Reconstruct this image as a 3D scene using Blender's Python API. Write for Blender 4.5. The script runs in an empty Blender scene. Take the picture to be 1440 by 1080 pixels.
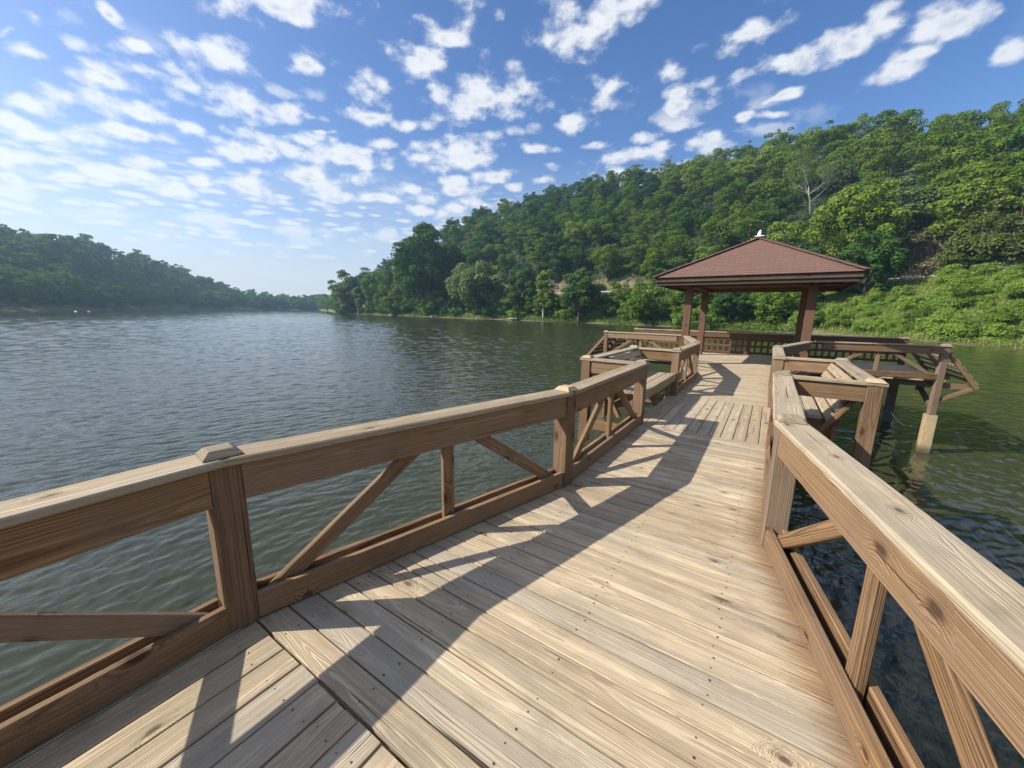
import bpy, math, random
import numpy as np
from mathutils import Vector, Matrix

rng = random.Random(7)
nr = np.random.default_rng(11)
SC = bpy.context.scene
COL = SC.collection
R = math.radians
CX = -0.645                     # centre line of the boardwalk
WATER = -2.0

# ------------------------------------------------------------------ object bookkeeping
def props(o, label=None, cat=None, group=None, kind=None):
    if label: o['label'] = label
    if cat: o['category'] = cat
    if group: o['group'] = group
    if kind: o['kind'] = kind
    return o

def thing(name, label, cat, loc=(0, 0, 0), group=None):
    o = bpy.data.objects.new(name, None)
    o.empty_display_size = 0.2
    COL.objects.link(o)
    o.location = loc
    return props(o, label, cat, group)

def link(name, me, parent=None):
    o = bpy.data.objects.new(name, me)
    COL.objects.link(o)
    if parent is not None:
        o.parent = parent
        org = Vector((0, 0, 0)); p = parent
        while p is not None:
            org += p.location; p = p.parent
        o.location = -org + Vector((0, 0, 0))
    return o

# ------------------------------------------------------------------ lumber meshes
class MB:
    """collects boards; every board carries its own grain coordinates"""
    def __init__(s):
        s.v = []; s.f = []; s.wc = []; s.tone = []; s.mi = []; s.smooth = []
    def face(s, idx, wcs, tone, mi=0):
        s.f.append(idx); s.wc.extend(wcs); s.tone.append(tone); s.mi.append(mi)
    def board(s, p0, p1, w, t, up=(0, 0, 1), c=0.004, m0=0.0, m1=0.0, tone=None, mi=0, off=None, wob=0.0):
        """beam p0->p1; t is the size along 'up', w the size across; m0/m1 shear the ends (mitres)"""
        p0 = Vector(p0); p1 = Vector(p1); ax = p1 - p0; L = ax.length; ax.normalize()
        n = Vector(up); n = (n - ax * n.dot(ax)).normalized()
        sd = ax.cross(n).normalized()
        a = w / 2; b = t / 2; c = min(c, a * .45, b * .45)
        prof = [(-a + c, -b), (a - c, -b), (a, -b + c), (a, b - c), (a - c, b), (-a + c, b), (-a, b - c), (-a, -b + c)]
        if tone is None: tone = rng.random()
        if off is None: off = (rng.uniform(0, 60), rng.uniform(-.05, .05), rng.uniform(.03, .09) * rng.choice((-1, 1)))
        base = len(s.v); loc = []
        ns = 1 if not wob else max(1, int(L / .25))
        for k in range(ns + 1):
            u = k / ns
            dz = 0 if k in (0, ns) else rng.uniform(-wob, wob)
            for (y, z) in prof:
                al = u * L + (m0 * y) * (1 - u) + (m1 * y) * u
                s.v.append(p0 + ax * al + sd * (y + dz) + n * z)
                loc.append((al + off[0], y + off[1], z + off[2]))
        for k in range(ns):
            for i in range(8):
                j = (i + 1) % 8
                q = [k * 8 + i, k * 8 + j, k * 8 + 8 + j, k * 8 + 8 + i]
                s.face([base + x for x in q], [loc[x] for x in q], tone, mi)
        q = list(range(7, -1, -1)); s.face([base + x for x in q], [loc[x] for x in q], tone, mi)
        q = list(range(ns * 8, ns * 8 + 8)); s.face([base + x for x in q], [loc[x] for x in q], tone, mi)
    def poly(s, pts, axis, tone=None, mi=0):
        """one flat face with grain along axis"""
        if tone is None: tone = rng.random()
        off = (rng.uniform(0, 60), rng.uniform(-.05, .05), rng.uniform(.03, .09))
        base = len(s.v); ax = Vector(axis).normalized(); P = [Vector(p) for p in pts]
        n = (P[1] - P[0]).cross(P[2] - P[0]).normalized(); sd = n.cross(ax)
        s.v += P
        s.face(list(range(base, base + len(P))), [(p.dot(ax) + off[0], p.dot(sd) + off[1], p.dot(n) * 0 + off[2]) for p in P], tone, mi)
    def frustum(s, x, y, z, half, top, h, ang=0, tone=None, rim=0.0, mi=0):
        """chamfered cap block"""
        if tone is None: tone = rng.random()
        off = (rng.uniform(0, 60), rng.uniform(-.05, .05), rng.uniform(.03, .09))
        base = len(s.v); ca, sa = math.cos(ang), math.sin(ang); L = []
        for (hf, zz) in ((half, z), (half, z + rim), (top, z + h)):
            for (sx, sy) in ((-1, -1), (1, -1), (1, 1), (-1, 1)):
                px, py = sx * hf, sy * hf
                s.v.append(Vector((x + px * ca - py * sa, y + px * sa + py * ca, zz)))
                L.append((px + off[0], py + off[1], zz - z + off[2]))
        for k in (0, 4):
            for i in range(4):
                j = (i + 1) % 4
                q = [k + i, k + j, k + 4 + j, k + 4 + i]
                s.face([base + a for a in q], [L[a] for a in q], tone, mi)
        q = [8, 9, 10, 11]; s.face([base + a for a in q], [L[a] for a in q], tone, mi)
        q = [3, 2, 1, 0]; s.face([base + a for a in q], [L[a] for a in q], tone, mi)
    def disc(s, x, y, z, r, mi):
        base = len(s.v)
        for k in range(6):
            s.v.append(Vector((x + r * math.cos(k * 1.047), y + r * math.sin(k * 1.047), z)))
        s.face(list(range(base, base + 6)), [(0, 0, 0)] * 6, 0, mi)
    def build(s, name, mats, parent=None):
        me = bpy.data.meshes.new(name)
        me.from_pydata([tuple(v) for v in s.v], [], s.f)
        at = me.attributes.new('wc', 'FLOAT_VECTOR', 'CORNER')
        at.data.foreach_set('vector', np.array(s.wc, np.float32).ravel())
        at = me.attributes.new('tone', 'FLOAT', 'FACE')
        at.data.foreach_set('value', np.array(s.tone, np.float32))
        if not isinstance(mats, (list, tuple)): mats = [mats]
        for m in mats: me.materials.append(m)
        me.polygons.foreach_set('material_index', np.array(s.mi, np.int32))
        me.update()
        return link(name, me, parent)

def quick(name, mats, parent, *args, **kw):
    m = MB(); m.board(*args, **kw); return m.build(name, mats, parent)

# ------------------------------------------------------------------ node helpers
class NT:
    def __init__(s, tree): s.t = tree
    def n(s, typ, **kw):
        nd = s.t.nodes.new(typ)
        for k, v in kw.items():
            if k.startswith('i_'):
                key = k[2:]; nd.inputs[int(key) if key.isdigit() else key].default_value = v
            else: setattr(nd, k, v)
        return nd
    def put(s, sock, v):
        if isinstance(v, bpy.types.NodeSocket): s.t.links.new(v, sock)
        else: sock.default_value = v
    def m(s, op, a, b=None, c=None, clamp=False):
        nd = s.t.nodes.new('ShaderNodeMath'); nd.operation = op; nd.use_clamp = clamp
        s.put(nd.inputs[0], a)
        if b is not None: s.put(nd.inputs[1], b)
        if c is not None: s.put(nd.inputs[2], c)
        return nd.outputs[0]
    def vm(s, op, a, b=None, out=0, scale=None):
        nd = s.t.nodes.new('ShaderNodeVectorMath'); nd.operation = op
        s.put(nd.inputs[0], a)
        if b is not None: s.put(nd.inputs[1], b)
        if scale is not None: s.put(nd.inputs['Scale'], scale)
        return nd.outputs[out]
    def mix(s, f, a, b, bt='MIX'):
        nd = s.t.nodes.new('ShaderNodeMix'); nd.data_type = 'RGBA'; nd.blend_type = bt
        s.put(nd.inputs[0], f); s.put(nd.inputs[6], a); s.put(nd.inputs[7], b)
        return nd.outputs[2]
    def ss(s, x, lo, hi, a=0.0, b=1.0):
        nd = s.t.nodes.new('ShaderNodeMapRange'); nd.interpolation_type = 'SMOOTHSTEP'
        s.put(nd.inputs[0], x)
        for k, v in ((1, lo), (2, hi), (3, a), (4, b)): s.put(nd.inputs[k], v)
        return nd.outputs[0]
    def noise(s, vec, scale, detail=2.0, rough=.5, out=0, dim='3D', dist=0.0):
        nd = s.t.nodes.new('ShaderNodeTexNoise'); nd.noise_dimensions = dim
        if dim == '1D': s.put(nd.inputs['W'], vec)
        else: s.put(nd.inputs['Vector'], vec)
        nd.inputs['Scale'].default_value = scale; nd.inputs['Detail'].default_value = detail
        nd.inputs['Roughness'].default_value = rough; nd.inputs['Distortion'].default_value = dist
        return nd.outputs[out]
    def comb(s, x, y, z):
        nd = s.t.nodes.new('ShaderNodeCombineXYZ')
        for i, v in enumerate((x, y, z)): s.put(nd.inputs[i], v)
        return nd.outputs[0]
    def sep(s, v):
        nd = s.t.nodes.new('ShaderNodeSeparateXYZ'); s.put(nd.inputs[0], v); return nd.outputs

def new_mat(name):
    m = bpy.data.materials.new(name); m.use_nodes = True
    t = m.node_tree; t.nodes.clear()
    k = NT(t); out = k.n('ShaderNodeOutputMaterial')
    b = k.n('ShaderNodeBsdfPrincipled'); t.links.new(b.outputs[0], out.inputs[0])
    return m, k, b, out

def rgba(c): return (c[0], c[1], c[2], 1.0)

def wood(name, light, dark, weather, wamt=.4, contrast=.55, rough=.75, bump=.5, knots=True, tone_amt=.35, ring=150.0, stain=False, crack=.5, waterline=False):
    m, k, b, out = new_mat(name)
    wc = k.n('ShaderNodeAttribute', attribute_name='wc').outputs['Vector']
    tone = k.n('ShaderNodeAttribute', attribute_name='tone').outputs['Fac']
    x, y, z = k.sep(wc)
    # knots: cells stretched along the board
    kv = k.comb(k.m('MULTIPLY', x, 3.4), k.m('ADD', k.m('MULTIPLY', k.m('ADD', y, z), 7.0), .5), 0.0)
    vo = k.n('ShaderNodeTexVoronoi', i_Scale=1.0, voronoi_dimensions='2D', i_Randomness=.85); k.put(vo.inputs['Vector'], kv)
    pick = k.m('GREATER_THAN', k.sep(vo.outputs['Color'])[0], .13)
    kd = k.m('ADD', k.m('MULTIPLY', k.m('ADD', vo.outputs['Distance'], k.m('MULTIPLY', k.m('SUBTRACT', k.noise(kv, 6.0, 2), .5), .12)), k.m('ADD', .8, k.sep(vo.outputs['Color'])[1])), k.m('MULTIPLY', pick, 5.0))
    pull = k.ss(kd, 0.0, .5, 1.0, 0.0)
    # distance from the pith, wandering along the board -> cathedral grain
    wander = k.noise(k.comb(k.m('MULTIPLY', x, .42), k.m('MULTIPLY', y, 2.2), z), 1.0, 1.5, .45)
    wob = k.noise(k.comb(k.m('MULTIPLY', x, 2.5), k.m('MULTIPLY', y, 22.0), k.m('MULTIPLY', z, 22.0)), 1.0, 2, .5)
    yy = k.m('ADD', y, k.m('MULTIPLY', k.m('SUBTRACT', wander, .5), .12))
    rr = k.m('SQRT', k.m('ADD', k.m('MULTIPLY', yy, yy), k.m('MULTIPLY', z, z)))
    rr = k.m('ADD', rr, k.m('MULTIPLY', wander, .075))
    rr = k.m('ADD', rr, k.m('MULTIPLY', wob, .012))
    if knots: rr = k.m('ADD', rr, k.m('MULTIPLY', pull, .035))
    rings = k.noise(rr, ring, 1.0, .5, dim='1D')
    rings = k.ss(rings, .38, .63)
    fib = k.noise(k.comb(k.m('MULTIPLY', x, 5.0), k.m('MULTIPLY', y, 330.0), k.m('MULTIPLY', z, 330.0)), 1.0, 2, .6)
    streak = k.noise(k.comb(k.m('MULTIPLY', x, 1.2), k.m('MULTIPLY', y, 80.0), k.m('MULTIPLY', z, 80.0)), 1.0, 3, .65)
    blot = k.noise(k.comb(k.m('MULTIPLY', x, 1.6), k.m('MULTIPLY', y, 5.0), z), 1.0, 3, .6)
    f = k.m('ADD', k.m('MULTIPLY', rings, contrast), k.m('MULTIPLY', k.m('SUBTRACT', fib, .5), .7))
    f = k.m('ADD', f, k.m('MULTIPLY', k.m('SUBTRACT', streak, .5), .9), clamp=True)
    col = k.mix(f, rgba(light), rgba(dark))
    wf = k.m('MULTIPLY', k.ss(k.m('ADD', blot, k.m('MULTIPLY', k.m('SUBTRACT', tone, .5), .35)), .35, .7), wamt)
    col = k.mix(wf, col, rgba(weather))
    col = k.mix(k.ss(tone, .80, .97, 0.0, .62), col, rgba([c * .8 for c in weather]))
    # board to board variation
    col = k.mix(1.0, col, k.mix(tone, rgba((1 - tone_amt,) * 3), rgba((1 + tone_amt * .5, 1 + tone_amt * .48, 1 + tone_amt * .42))), 'MULTIPLY')
    ck = k.noise(k.comb(k.m('MULTIPLY', x, .9), k.m('MULTIPLY', y, 75.0), k.m('MULTIPLY', z, 75.0)), 1.0, 1.5, .5)
    cm = k.m('MULTIPLY', k.ss(ck, .69, .76), crack)
    col = k.mix(cm, col, rgba((dark[0] * .25, dark[1] * .23, dark[2] * .22)))
    if knots:
        km = k.ss(kd, .05, .20, .82, 0.0)
        kr = k.m('MULTIPLY', k.ss(kd, .12, .40, 1.0, 0.0), k.m('MULTIPLY', rings, .35))
        col = k.mix(kr, col, rgba((dark[0] * .8, dark[1] * .72, dark[2] * .65)))
        col = k.mix(km, col, rgba((dark[0] * .38, dark[1] * .32, dark[2] * .28)))
    if waterline:
        geo = k.n('ShaderNodeNewGeometry'); X, Y, Z = k.sep(geo.outputs['Position'])
        zz = k.m('ADD', Z, k.m('MULTIPLY', k.m('SUBTRACT', streak, .5), .25))
        col = k.mix(k.ss(zz, WATER + .05, WATER + .28, .85, 0.0), col, rgba((.035, .032, .02)))
        col = k.mix(k.m('MULTIPLY', k.ss(blot, .5, .7), k.ss(Z, -.6, -.9, 0.0, .35)), col, rgba((.16, .13, .085)))
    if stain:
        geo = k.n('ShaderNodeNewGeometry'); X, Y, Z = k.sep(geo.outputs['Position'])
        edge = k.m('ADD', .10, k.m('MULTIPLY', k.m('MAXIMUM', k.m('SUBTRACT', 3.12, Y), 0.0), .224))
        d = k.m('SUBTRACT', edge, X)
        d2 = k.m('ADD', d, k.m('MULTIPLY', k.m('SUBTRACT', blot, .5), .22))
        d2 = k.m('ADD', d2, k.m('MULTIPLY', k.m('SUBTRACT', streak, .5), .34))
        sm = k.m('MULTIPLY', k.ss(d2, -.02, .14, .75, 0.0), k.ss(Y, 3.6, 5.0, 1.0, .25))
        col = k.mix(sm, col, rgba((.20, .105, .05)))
    gp_ = k.n('ShaderNodeNewGeometry').outputs['Position']
    dirt = k.noise(gp_, 2.3, 5, .65)
    col = k.mix(k.m('MULTIPLY', k.ss(dirt, .50, .72), .30), col, rgba((dark[0] * .75, dark[1] * .75, dark[2] * .75)))
    k.put(b.inputs['Base Color'], col)
    b.inputs['Roughness'].default_value = rough
    b.inputs['Specular IOR Level'].default_value = .25
    bp = k.n('ShaderNodeBump'); bp.inputs['Strength'].default_value = bump; bp.inputs['Distance'].default_value = .004
    h = k.m('SUBTRACT', k.m('ADD', k.m('MULTIPLY', fib, .5), k.m('MULTIPLY', rings, -.5)), k.m('MULTIPLY', cm, 2.0))
    k.put(bp.inputs['Height'], h); k.t.links.new(bp.outputs[0], b.inputs['Normal'])
    return m

M = {}
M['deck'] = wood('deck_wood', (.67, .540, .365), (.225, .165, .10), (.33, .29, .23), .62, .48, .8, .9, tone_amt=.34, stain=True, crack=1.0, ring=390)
M['cap'] = wood('cap_wood', (.47, .375, .25), (.17, .125, .08), (.34, .30, .235), .65, .45, .8, 1.0, tone_amt=.22, crack=1.0, ring=330)
M['oldcap'] = wood('cap_block_wood', (.33, .265, .18), (.12, .09, .06), (.27, .24, .19), .65, .5, .8, 1.0, tone_amt=.25, crack=1.0, ring=330)
M['rail'] = wood('rail_wood', (.305, .184, .090), (.088, .048, .025), (.20, .148, .105), .5, .75, .75, .7, tone_amt=.3, ring=200, crack=.85)
M['post'] = wood('post_wood', (.235, .150, .084), (.095, .053, .029), (.19, .145, .105), .55, .6, .75, .8, tone_amt=.25, crack=1.0)
M['new'] = wood('fresh_wood', (.50, .385, .225), (.26, .18, .095), (.40, .34, .25), .5, .5, .75, .6, tone_amt=.2, waterline=True)
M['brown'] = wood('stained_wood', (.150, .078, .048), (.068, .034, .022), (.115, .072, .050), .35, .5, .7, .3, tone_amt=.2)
M['fascia'] = wood('fascia_wood', (.080, .056, .042), (.038, .027, .022), (.095, .08, .067), .5, .5, .75, .3, tone_amt=.3)
M['under'] = wood('under_wood', (.16, .12, .08), (.07, .05, .033), (.10, .09, .075), .5, .5, .85, .3, tone_amt=.2, knots=False)

def flat(name, col, rough=.6, var=.15, scale=8.0, metal=0.0, bump=0):
    m, k, b, out = new_mat(name)
    tc = k.n('ShaderNodeTexCoord').outputs['Object']
    nz = k.noise(tc, scale, 4, .6)
    k.put(b.inputs['Base Color'], k.mix(nz, rgba([c * (1 - var) for c in col]), rgba([min(1, c * (1 + var)) for c in col])))
    b.inputs['Roughness'].default_value = rough; b.inputs['Metallic'].default_value = metal
    if bump:
        bp = k.n('ShaderNodeBump'); bp.inputs['Strength'].default_value = bump; bp.inputs['Distance'].default_value = .02
        k.put(bp.inputs['Height'], nz); k.t.links.new(bp.outputs[0], b.inputs['Normal'])
    return m
M['nail'] = flat('nail_steel', (.06, .045, .035), .6)
M['white'] = flat('white_paint', (.80, .80, .77), .5, .08)
M['steel'] = flat('galvanised', (.50, .50, .47), .5, .2, 2.0)
M['bark'] = flat('bark', (.13, .10, .075), .9, .4, 4.0, bump=.6)
M['palebark'] = flat('pale_bark', (.42, .37, .31), .85, .3, 4.0)
M['greybark'] = flat('grey_bark', (.30, .28, .25), .85, .3, 3.0)
M['rope'] = flat('rope', (.7, .68, .62), .8)

# ------------------------------------------------------------------ boardwalk plan
PY = [-1.76, .68, 3.12, 5.60, 8.07, 10.55]
HW, HWR, HN = 1.47, 1.375, .83                                   # half spacing of the posts: wide bay, narrow walk
def cl(side, y):                                     # post centre line
    hw = HW if side < 0 else HWR
    if y <= .68: h = hw
    elif y <= 3.12: h = hw + (HN - hw) * (y - .68) / 2.44
    else: h = HN
    return CX + side * h
LCORN = (-5.12, 14.15); RCORN = (3.86, 14.62)
LG = (CX - 1.62, 13.78); RG = (CX + 1.62, 13.78)      # front gazebo posts
LBACK = (-5.12, 18.05); RBACK = (3.95, 18.75)

walk = thing('boardwalk', 'weathered timber boardwalk leading over the lake to the gazebo', 'boardwalk')

deck = MB()
def plank_x(y, x0, x1, w, joists):
    t = rng.random()
    if rng.random() < .05: t *= .2
    zz = rng.uniform(-.0022, .0022)
    deck.board((x0, y, -.019 + zz), (x1, y + rng.uniform(-.002, .002), -.019 + zz + rng.uniform(-.001, .001)), w, .038, c=.0022, tone=t)
    for j in joists:
        if x0 + .05 < j < x1 - .05:
            for dy in (-.038, .038):
                if rng.random() < .93:
                    deck.disc(j + rng.uniform(-.012, .012), y + dy + rng.uniform(-.006, .006), zz + .0012, rng.uniform(.0042, .0068), 1)
def plank_y(x, y0, y1, w, joists):
    t = rng.random()
    if y0 < 0 and -1.75 < x < -.7: t = rng.choice((.97, .93, .12, .88, .55))
    zz = rng.uniform(-.0022, .0022)
    deck.board((x, y0, -.019 + zz), (x + rng.uniform(-.002, .002), y1, -.019 + zz), w, .038, c=.0022, tone=t)
    for j in joists:
        if y0 < j < y1:
            for dx in (-.038, .038):
                if rng.random() < .93:
                    deck.disc(x + dx + rng.uniform(-.006, .006), j + rng.uniform(-.012, .012), zz + .0012, rng.uniform(.0035, .0052), 1)
STEP = .1445
# zone A: lengthwise planks round the camera
x = CX - HW - .07 + STEP / 2
while x < CX + HWR + .08:
    plank_y(x, -4.6, .720 - .004 + rng.uniform(-.008, .003), STEP - .009, (-3.6, -2.7, -1.8, -.9, -.1, .60))
    x += STEP
# zone B: crosswise to the first bench bay
JX = [CX + d for d in (-1.2, -.6, 0, .6, 1.2)]
nB = 34; sB = (5.60 - .725) / nB
for i in range(nB):
    y = .725 + sB * (i + .5)
    plank_x(y, cl(-1, y) - .075 + rng.uniform(-.012, .012), cl(1, y) + .075 + rng.uniform(-.012, .012), sB - .009, JX)
# zone C: lengthwise between the benches
x = CX - HN - .07 + STEP / 2
while x < CX + HN + .08:
    plank_y(x, 5.606 + rng.uniform(-.002, .004), 8.062, STEP - .009, (5.68, 6.4, 7.2, 7.98)); x += STEP
# zone D: crosswise to the platform, then the platform itself
y = 8.07 + STEP / 2
while y < 18.3:
    if y < 10.55: h0 = CX - HN - .075; h1 = CX + HN + .075
    elif y < 13.85:
        u = (y - 10.55) / 3.2; h0 = CX - HN - .075 - u * .8; h1 = CX + HN + .075 + u * .8
    else: h0 = -5.22; h1 = min(3.97, 1.3 + (y - 13.98) / .62 * 2.65)
    if y > 14.02 or y < 13.85:
        plank_x(y, h0 + rng.uniform(-.012, .012), h1 + rng.uniform(-.012, .012), STEP - .009, JX if y < 13.85 else [h0 + .2 + .6 * i for i in range(15)])
    else: plank_x(y, CX - 1.7, CX + 1.7, STEP - .009, JX)
    y += STEP
deck.build('decking', [M['deck'], M['nail']], walk)

def joist(name, p0, p1, w=.038, t=.19): quick(name, M['under'], walk, p0, p1, w, t)
for d in (-1.3, -.65, 0, .65, 1.3):
    joist('joist', (CX + d * .62, .80, -.138), (CX + d * .62, 14.0, -.138))
for yb in [-4.2, -3.0] + PY[:-1]:
    quick('beam', M['under'], walk, (cl(-1, yb) + .08, yb, -.331), (cl(1, yb) - .08, yb, -.331), .14, .19)
for yj in [14.75 + .58 * i for i in range(6)]:
    joist('joist', (-5.16, yj + .04, -.138), (3.9, yj + .04, -.138))
joist('rim_joist', (3.94, 14.72, -.135), (3.94, 18.3, -.135)); joist('rim_joist', (-5.2, 14.25, -.135), (-5.2, 18.3, -.135))
for sd in (-1, 1):
    for a, c_ in ((.68, 3.12), (3.12, 5.6), (5.6, 8.07), (8.07, 10.55)):
        joist('rim_joist', (cl(sd, a) + sd * .01, a + .02, -.138), (cl(sd, c_) + sd * .01, c_ - .02, -.138))
    joist('rim_joist', (cl(sd, .66), .66, -.138), (cl(sd, -4.5), -4.5, -.138))
    joist('rim_joist', (CX + sd * .84, 10.6, -.138), (CX + sd * 1.6, 13.7, -.138))
for (px, py) in [(cl(s_, yy), yy) for s_ in (-1, 1) for yy in (-4.2, -1.76, .68, 3.12, 5.6, 8.07, 10.55)]:
    quick('piling', M['under'], walk, (px, py, WATER - 1.2), (px, py, -.06), .138, .138, up=(0, 1, 0))
for (px, py) in ((3.76, 18.15), (.9, 17.4), (-2.2, 17.4), (-4.6, 17.2), (.95, 14.3), (-2.25, 14.3), (-1.0, 15.6)):
    quick('piling', M['under'], walk, (px, py, WATER - 1.2), (px, py, -.235), .22, .22, up=(0, 1, 0))
quick('brace', M['under'], walk, (3.84, 14.75, -.72), (3.84, 16.3, -.26), .1, .09, up=(1, 0, 0))

# ------------------------------------------------------------------ railings
def V2(p, z=0): return Vector((p[0], p[1], z))
RAILH = .905
def railing(label, pts, inside, start_post=True, end_post=True, mats=None, braces=True, group='railings along the boardwalk',
            posts_down=-.05, new_caps=(), cap_mat=None, lattice=False, name='railing', posts=None, kick=True, dz=0.0, capw=.19):
    """pts: 2-D post centres; inside: +1 if the walk lies to the right of the run, -1 if to the left"""
    root = thing(name, label, 'railing', (pts[0][0], pts[0][1], 0), group)
    rail, post, cap = mats or (M['rail'], M['post'], M['cap'])
    n = len(pts); P = [Vector((p[0], p[1])) for p in pts]
    D = [(P[i + 1] - P[i]).normalized() for i in range(n - 1)]
    tan = [0.0] * n
    for i in range(1, n - 1):
        a = math.atan2(D[i].y, D[i].x) - math.atan2(D[i - 1].y, D[i - 1].x)
        a = (a + math.pi) % (2 * math.pi) - math.pi
        tan[i] = math.tan(a / 2)
    for i in range(n - 1):
        d = D[i]; nn = Vector((d.y, -d.x)) * inside       # towards the walk
        L = (P[i + 1] - P[i]).length
        q = lambda u, o, z: (P[i].x + d.x * u + nn.x * o, P[i].y + d.y * u + nn.y * o, z + dz)
        e0 = -.09 if i == 0 else 0.0
        e1 = .09 if i == n - 2 else 0.0
        m_ = MB()
        # board's side vector = axis x up = (d.y,-d.x): right-hand side of the run
        m_.board(q(e0, 0, RAILH - .019), q(L - 0.002 + e1, 0, RAILH - .019), capw, .038, c=.007, m0=tan[i], m1=-tan[i + 1], wob=.0015)
        m_.build('cap_rail', cap, root)
        g = .074
        quick('rail_board', rail, root, q(g, .0485, RAILH - .041 - .092), q(L - g, .0485, RAILH - .041 - .092), .038, .184, wob=0)
        quick('rail_board', rail, root, q(g, -.0485, RAILH - .041 - .092), q(L - g, -.0485, RAILH - .041 - .092), .038, .184)
        if lattice:
            lm = MB()
            npan = max(1, int(L / .2)); s_ = L / npan
            for a in range(1, npan): lm.board(q(a * s_, -.01, .06), q(a * s_, -.01, RAILH - .23), .075, .012, up=(nn.x, nn.y, 0), c=.001)
            for zz in (.10, .36, .62): lm.board(q(.07, .004, zz), q(L - .07, .004, zz), .012, .09, c=.001)
            lm.build('lattice', rail, root)
        if kick:
            quick('kick_board', rail, root, q(g, .0485, .0815), q(L - g, .0485, .0815), .038, .14)
            quick('kick_board', rail, root, q(g, -.0485, .0815), q(L - g, -.0485, .0815), .038, .14)
        if braces:
            mid = L * .5
            upn = (nn.x, nn.y, 0)
            quick('baluster', rail, root, q(mid, 0, .03), q(mid, 0, RAILH - .05), .089, .038, up=upn)
            quick('brace', rail, root, q(.13, 0, .075), q(mid - .13, 0, RAILH - .13), .089, .0379, up=upn)
            quick('brace', rail, root, q(mid + .13, 0, RAILH - .13), q(L - .13, 0, .075), .089, .0379, up=upn)
    for i in range(n):
        if (i == 0 and not start_post) or (i == n - 1 and not end_post): continue
        d = D[min(i, n - 2)]
        if 0 < i < n - 1: d = (D[i - 1] + D[i]).normalized()
        pd = posts_down if not posts else posts[i]
        po = quick('post', post, root, (P[i].x, P[i].y, pd), (P[i].x, P[i].y, RAILH - .040 + dz), .14, .14, up=(d.x, d.y, 0), c=.006)
        m_ = MB(); m_.frustum(P[i].x, P[i].y, RAILH + dz + .0015, .078, .048, .036, math.atan2(d.y, d.x), rim=.006)
        m_.build('post_cap', M['new'] if i in new_caps else M['oldcap'], po)
    return root

lp = lambda y: (cl(-1, y), y); rp = lambda y: (cl(1, y), y)
railing('long timber railing in shade between the open lake and the walk, casting the long shadow', [lp(-4.2), lp(-1.76), lp(.68), lp(3.12), lp(5.60)], 1, new_caps=(3,))
railing('thick timber railing with worn reddish boards, beside the dark water near the wide planks', [rp(-4.2), rp(-1.76), rp(.68), rp(3.12), rp(5.60)], -1)
railing('short bent railing from the open-lake bench to the gazebo, throwing a zigzag shadow', [lp(8.07), lp(10.55), (LG[0] + .03, LG[1] - .22)], 1, end_post=False)
railing('short bent railing from the hill-side bench to the gazebo post half in shade', [rp(8.07), rp(10.55), (RG[0] - .03, RG[1] - .22)], -1, end_post=False)
railing('timber railing of the platform corner that stands toward the open lake', [LCORN, (LG[0] - .24, 13.98)], 1, end_post=False, posts=[-.9, 0], group=None)
railing('timber railing of the platform corner that stands on the pale wrapped piling', [(RG[0] + .24, 14.0), RCORN], 1, start_post=False, posts=[0, -.95], group=None)
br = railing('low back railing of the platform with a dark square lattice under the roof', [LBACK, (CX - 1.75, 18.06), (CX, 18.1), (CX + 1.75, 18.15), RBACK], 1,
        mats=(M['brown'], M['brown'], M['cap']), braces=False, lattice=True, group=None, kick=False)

# pale wrapped piling under the platform corner
wrap = MB(); wrap.board((RCORN[0], RCORN[1], WATER - .6), (RCORN[0], RCORN[1], -.955), .235, .235, up=(0, 1, 0), c=.01)
wrap.build('wrapped_piling', M['new'], walk)
wrap = MB(); wrap.board((LCORN[0], LCORN[1], WATER - .6), (LCORN[0], LCORN[1], -.905), .235, .235, up=(0, 1, 0), c=.01)
wrap.build('wrapped_piling', M['new'], walk)

# ------------------------------------------------------------------ sloped slatted aprons at the two platform ends
def apron(label, sgn, x0, ya, yb, xo):
    root = thing('slatted_apron', label, 'apron', (x0, ya, 0), 'slatted aprons at the platform ends')
    for y in (ya + .0, (ya + yb) / 2, yb):
        quick('sloped_arm', M['post'], root, (x0 + sgn * .085, y, .70), (x0 + sgn * (xo + .02), y, -.17), .089, .09, up=(0, 1, 0))
        quick('strut', M['post'], root, (x0 + sgn * (xo - .06), y + .003, -.185), (x0 + sgn * .075, y + .003, -.56), .085, .085, up=(0, 1, 0))
        quick('deck_arm', M['post'], root, (x0 + sgn * .085, y + .09, -.16), (x0 + sgn * (xo - .12), y + .09, -.16), .085, .14)
    for k in range(5):
        u = .08 + k * .2
        a = Vector((x0 + sgn * (.085 + (xo - .065) * u), ya + .05, .70 - .87 * u))
        nrm = Vector((sgn * .87, 0, xo - .065)).normalized() * .066
        quick('slat', M['cap'] if sgn > 0 else M['brown'], root, a + nrm, a + nrm + Vector((0, yb - ya + .05, 0)), .125, .03, up=nrm)
apron('slatted apron sloping down over the dark water beside the pale wrapped piling', 1, RCORN[0], 14.66, 18.5, .70)
apron('slatted apron sloping down toward the open lake, glimpsed through the railing', -1, LCORN[0], 14.20, 17.95, .80)

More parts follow.
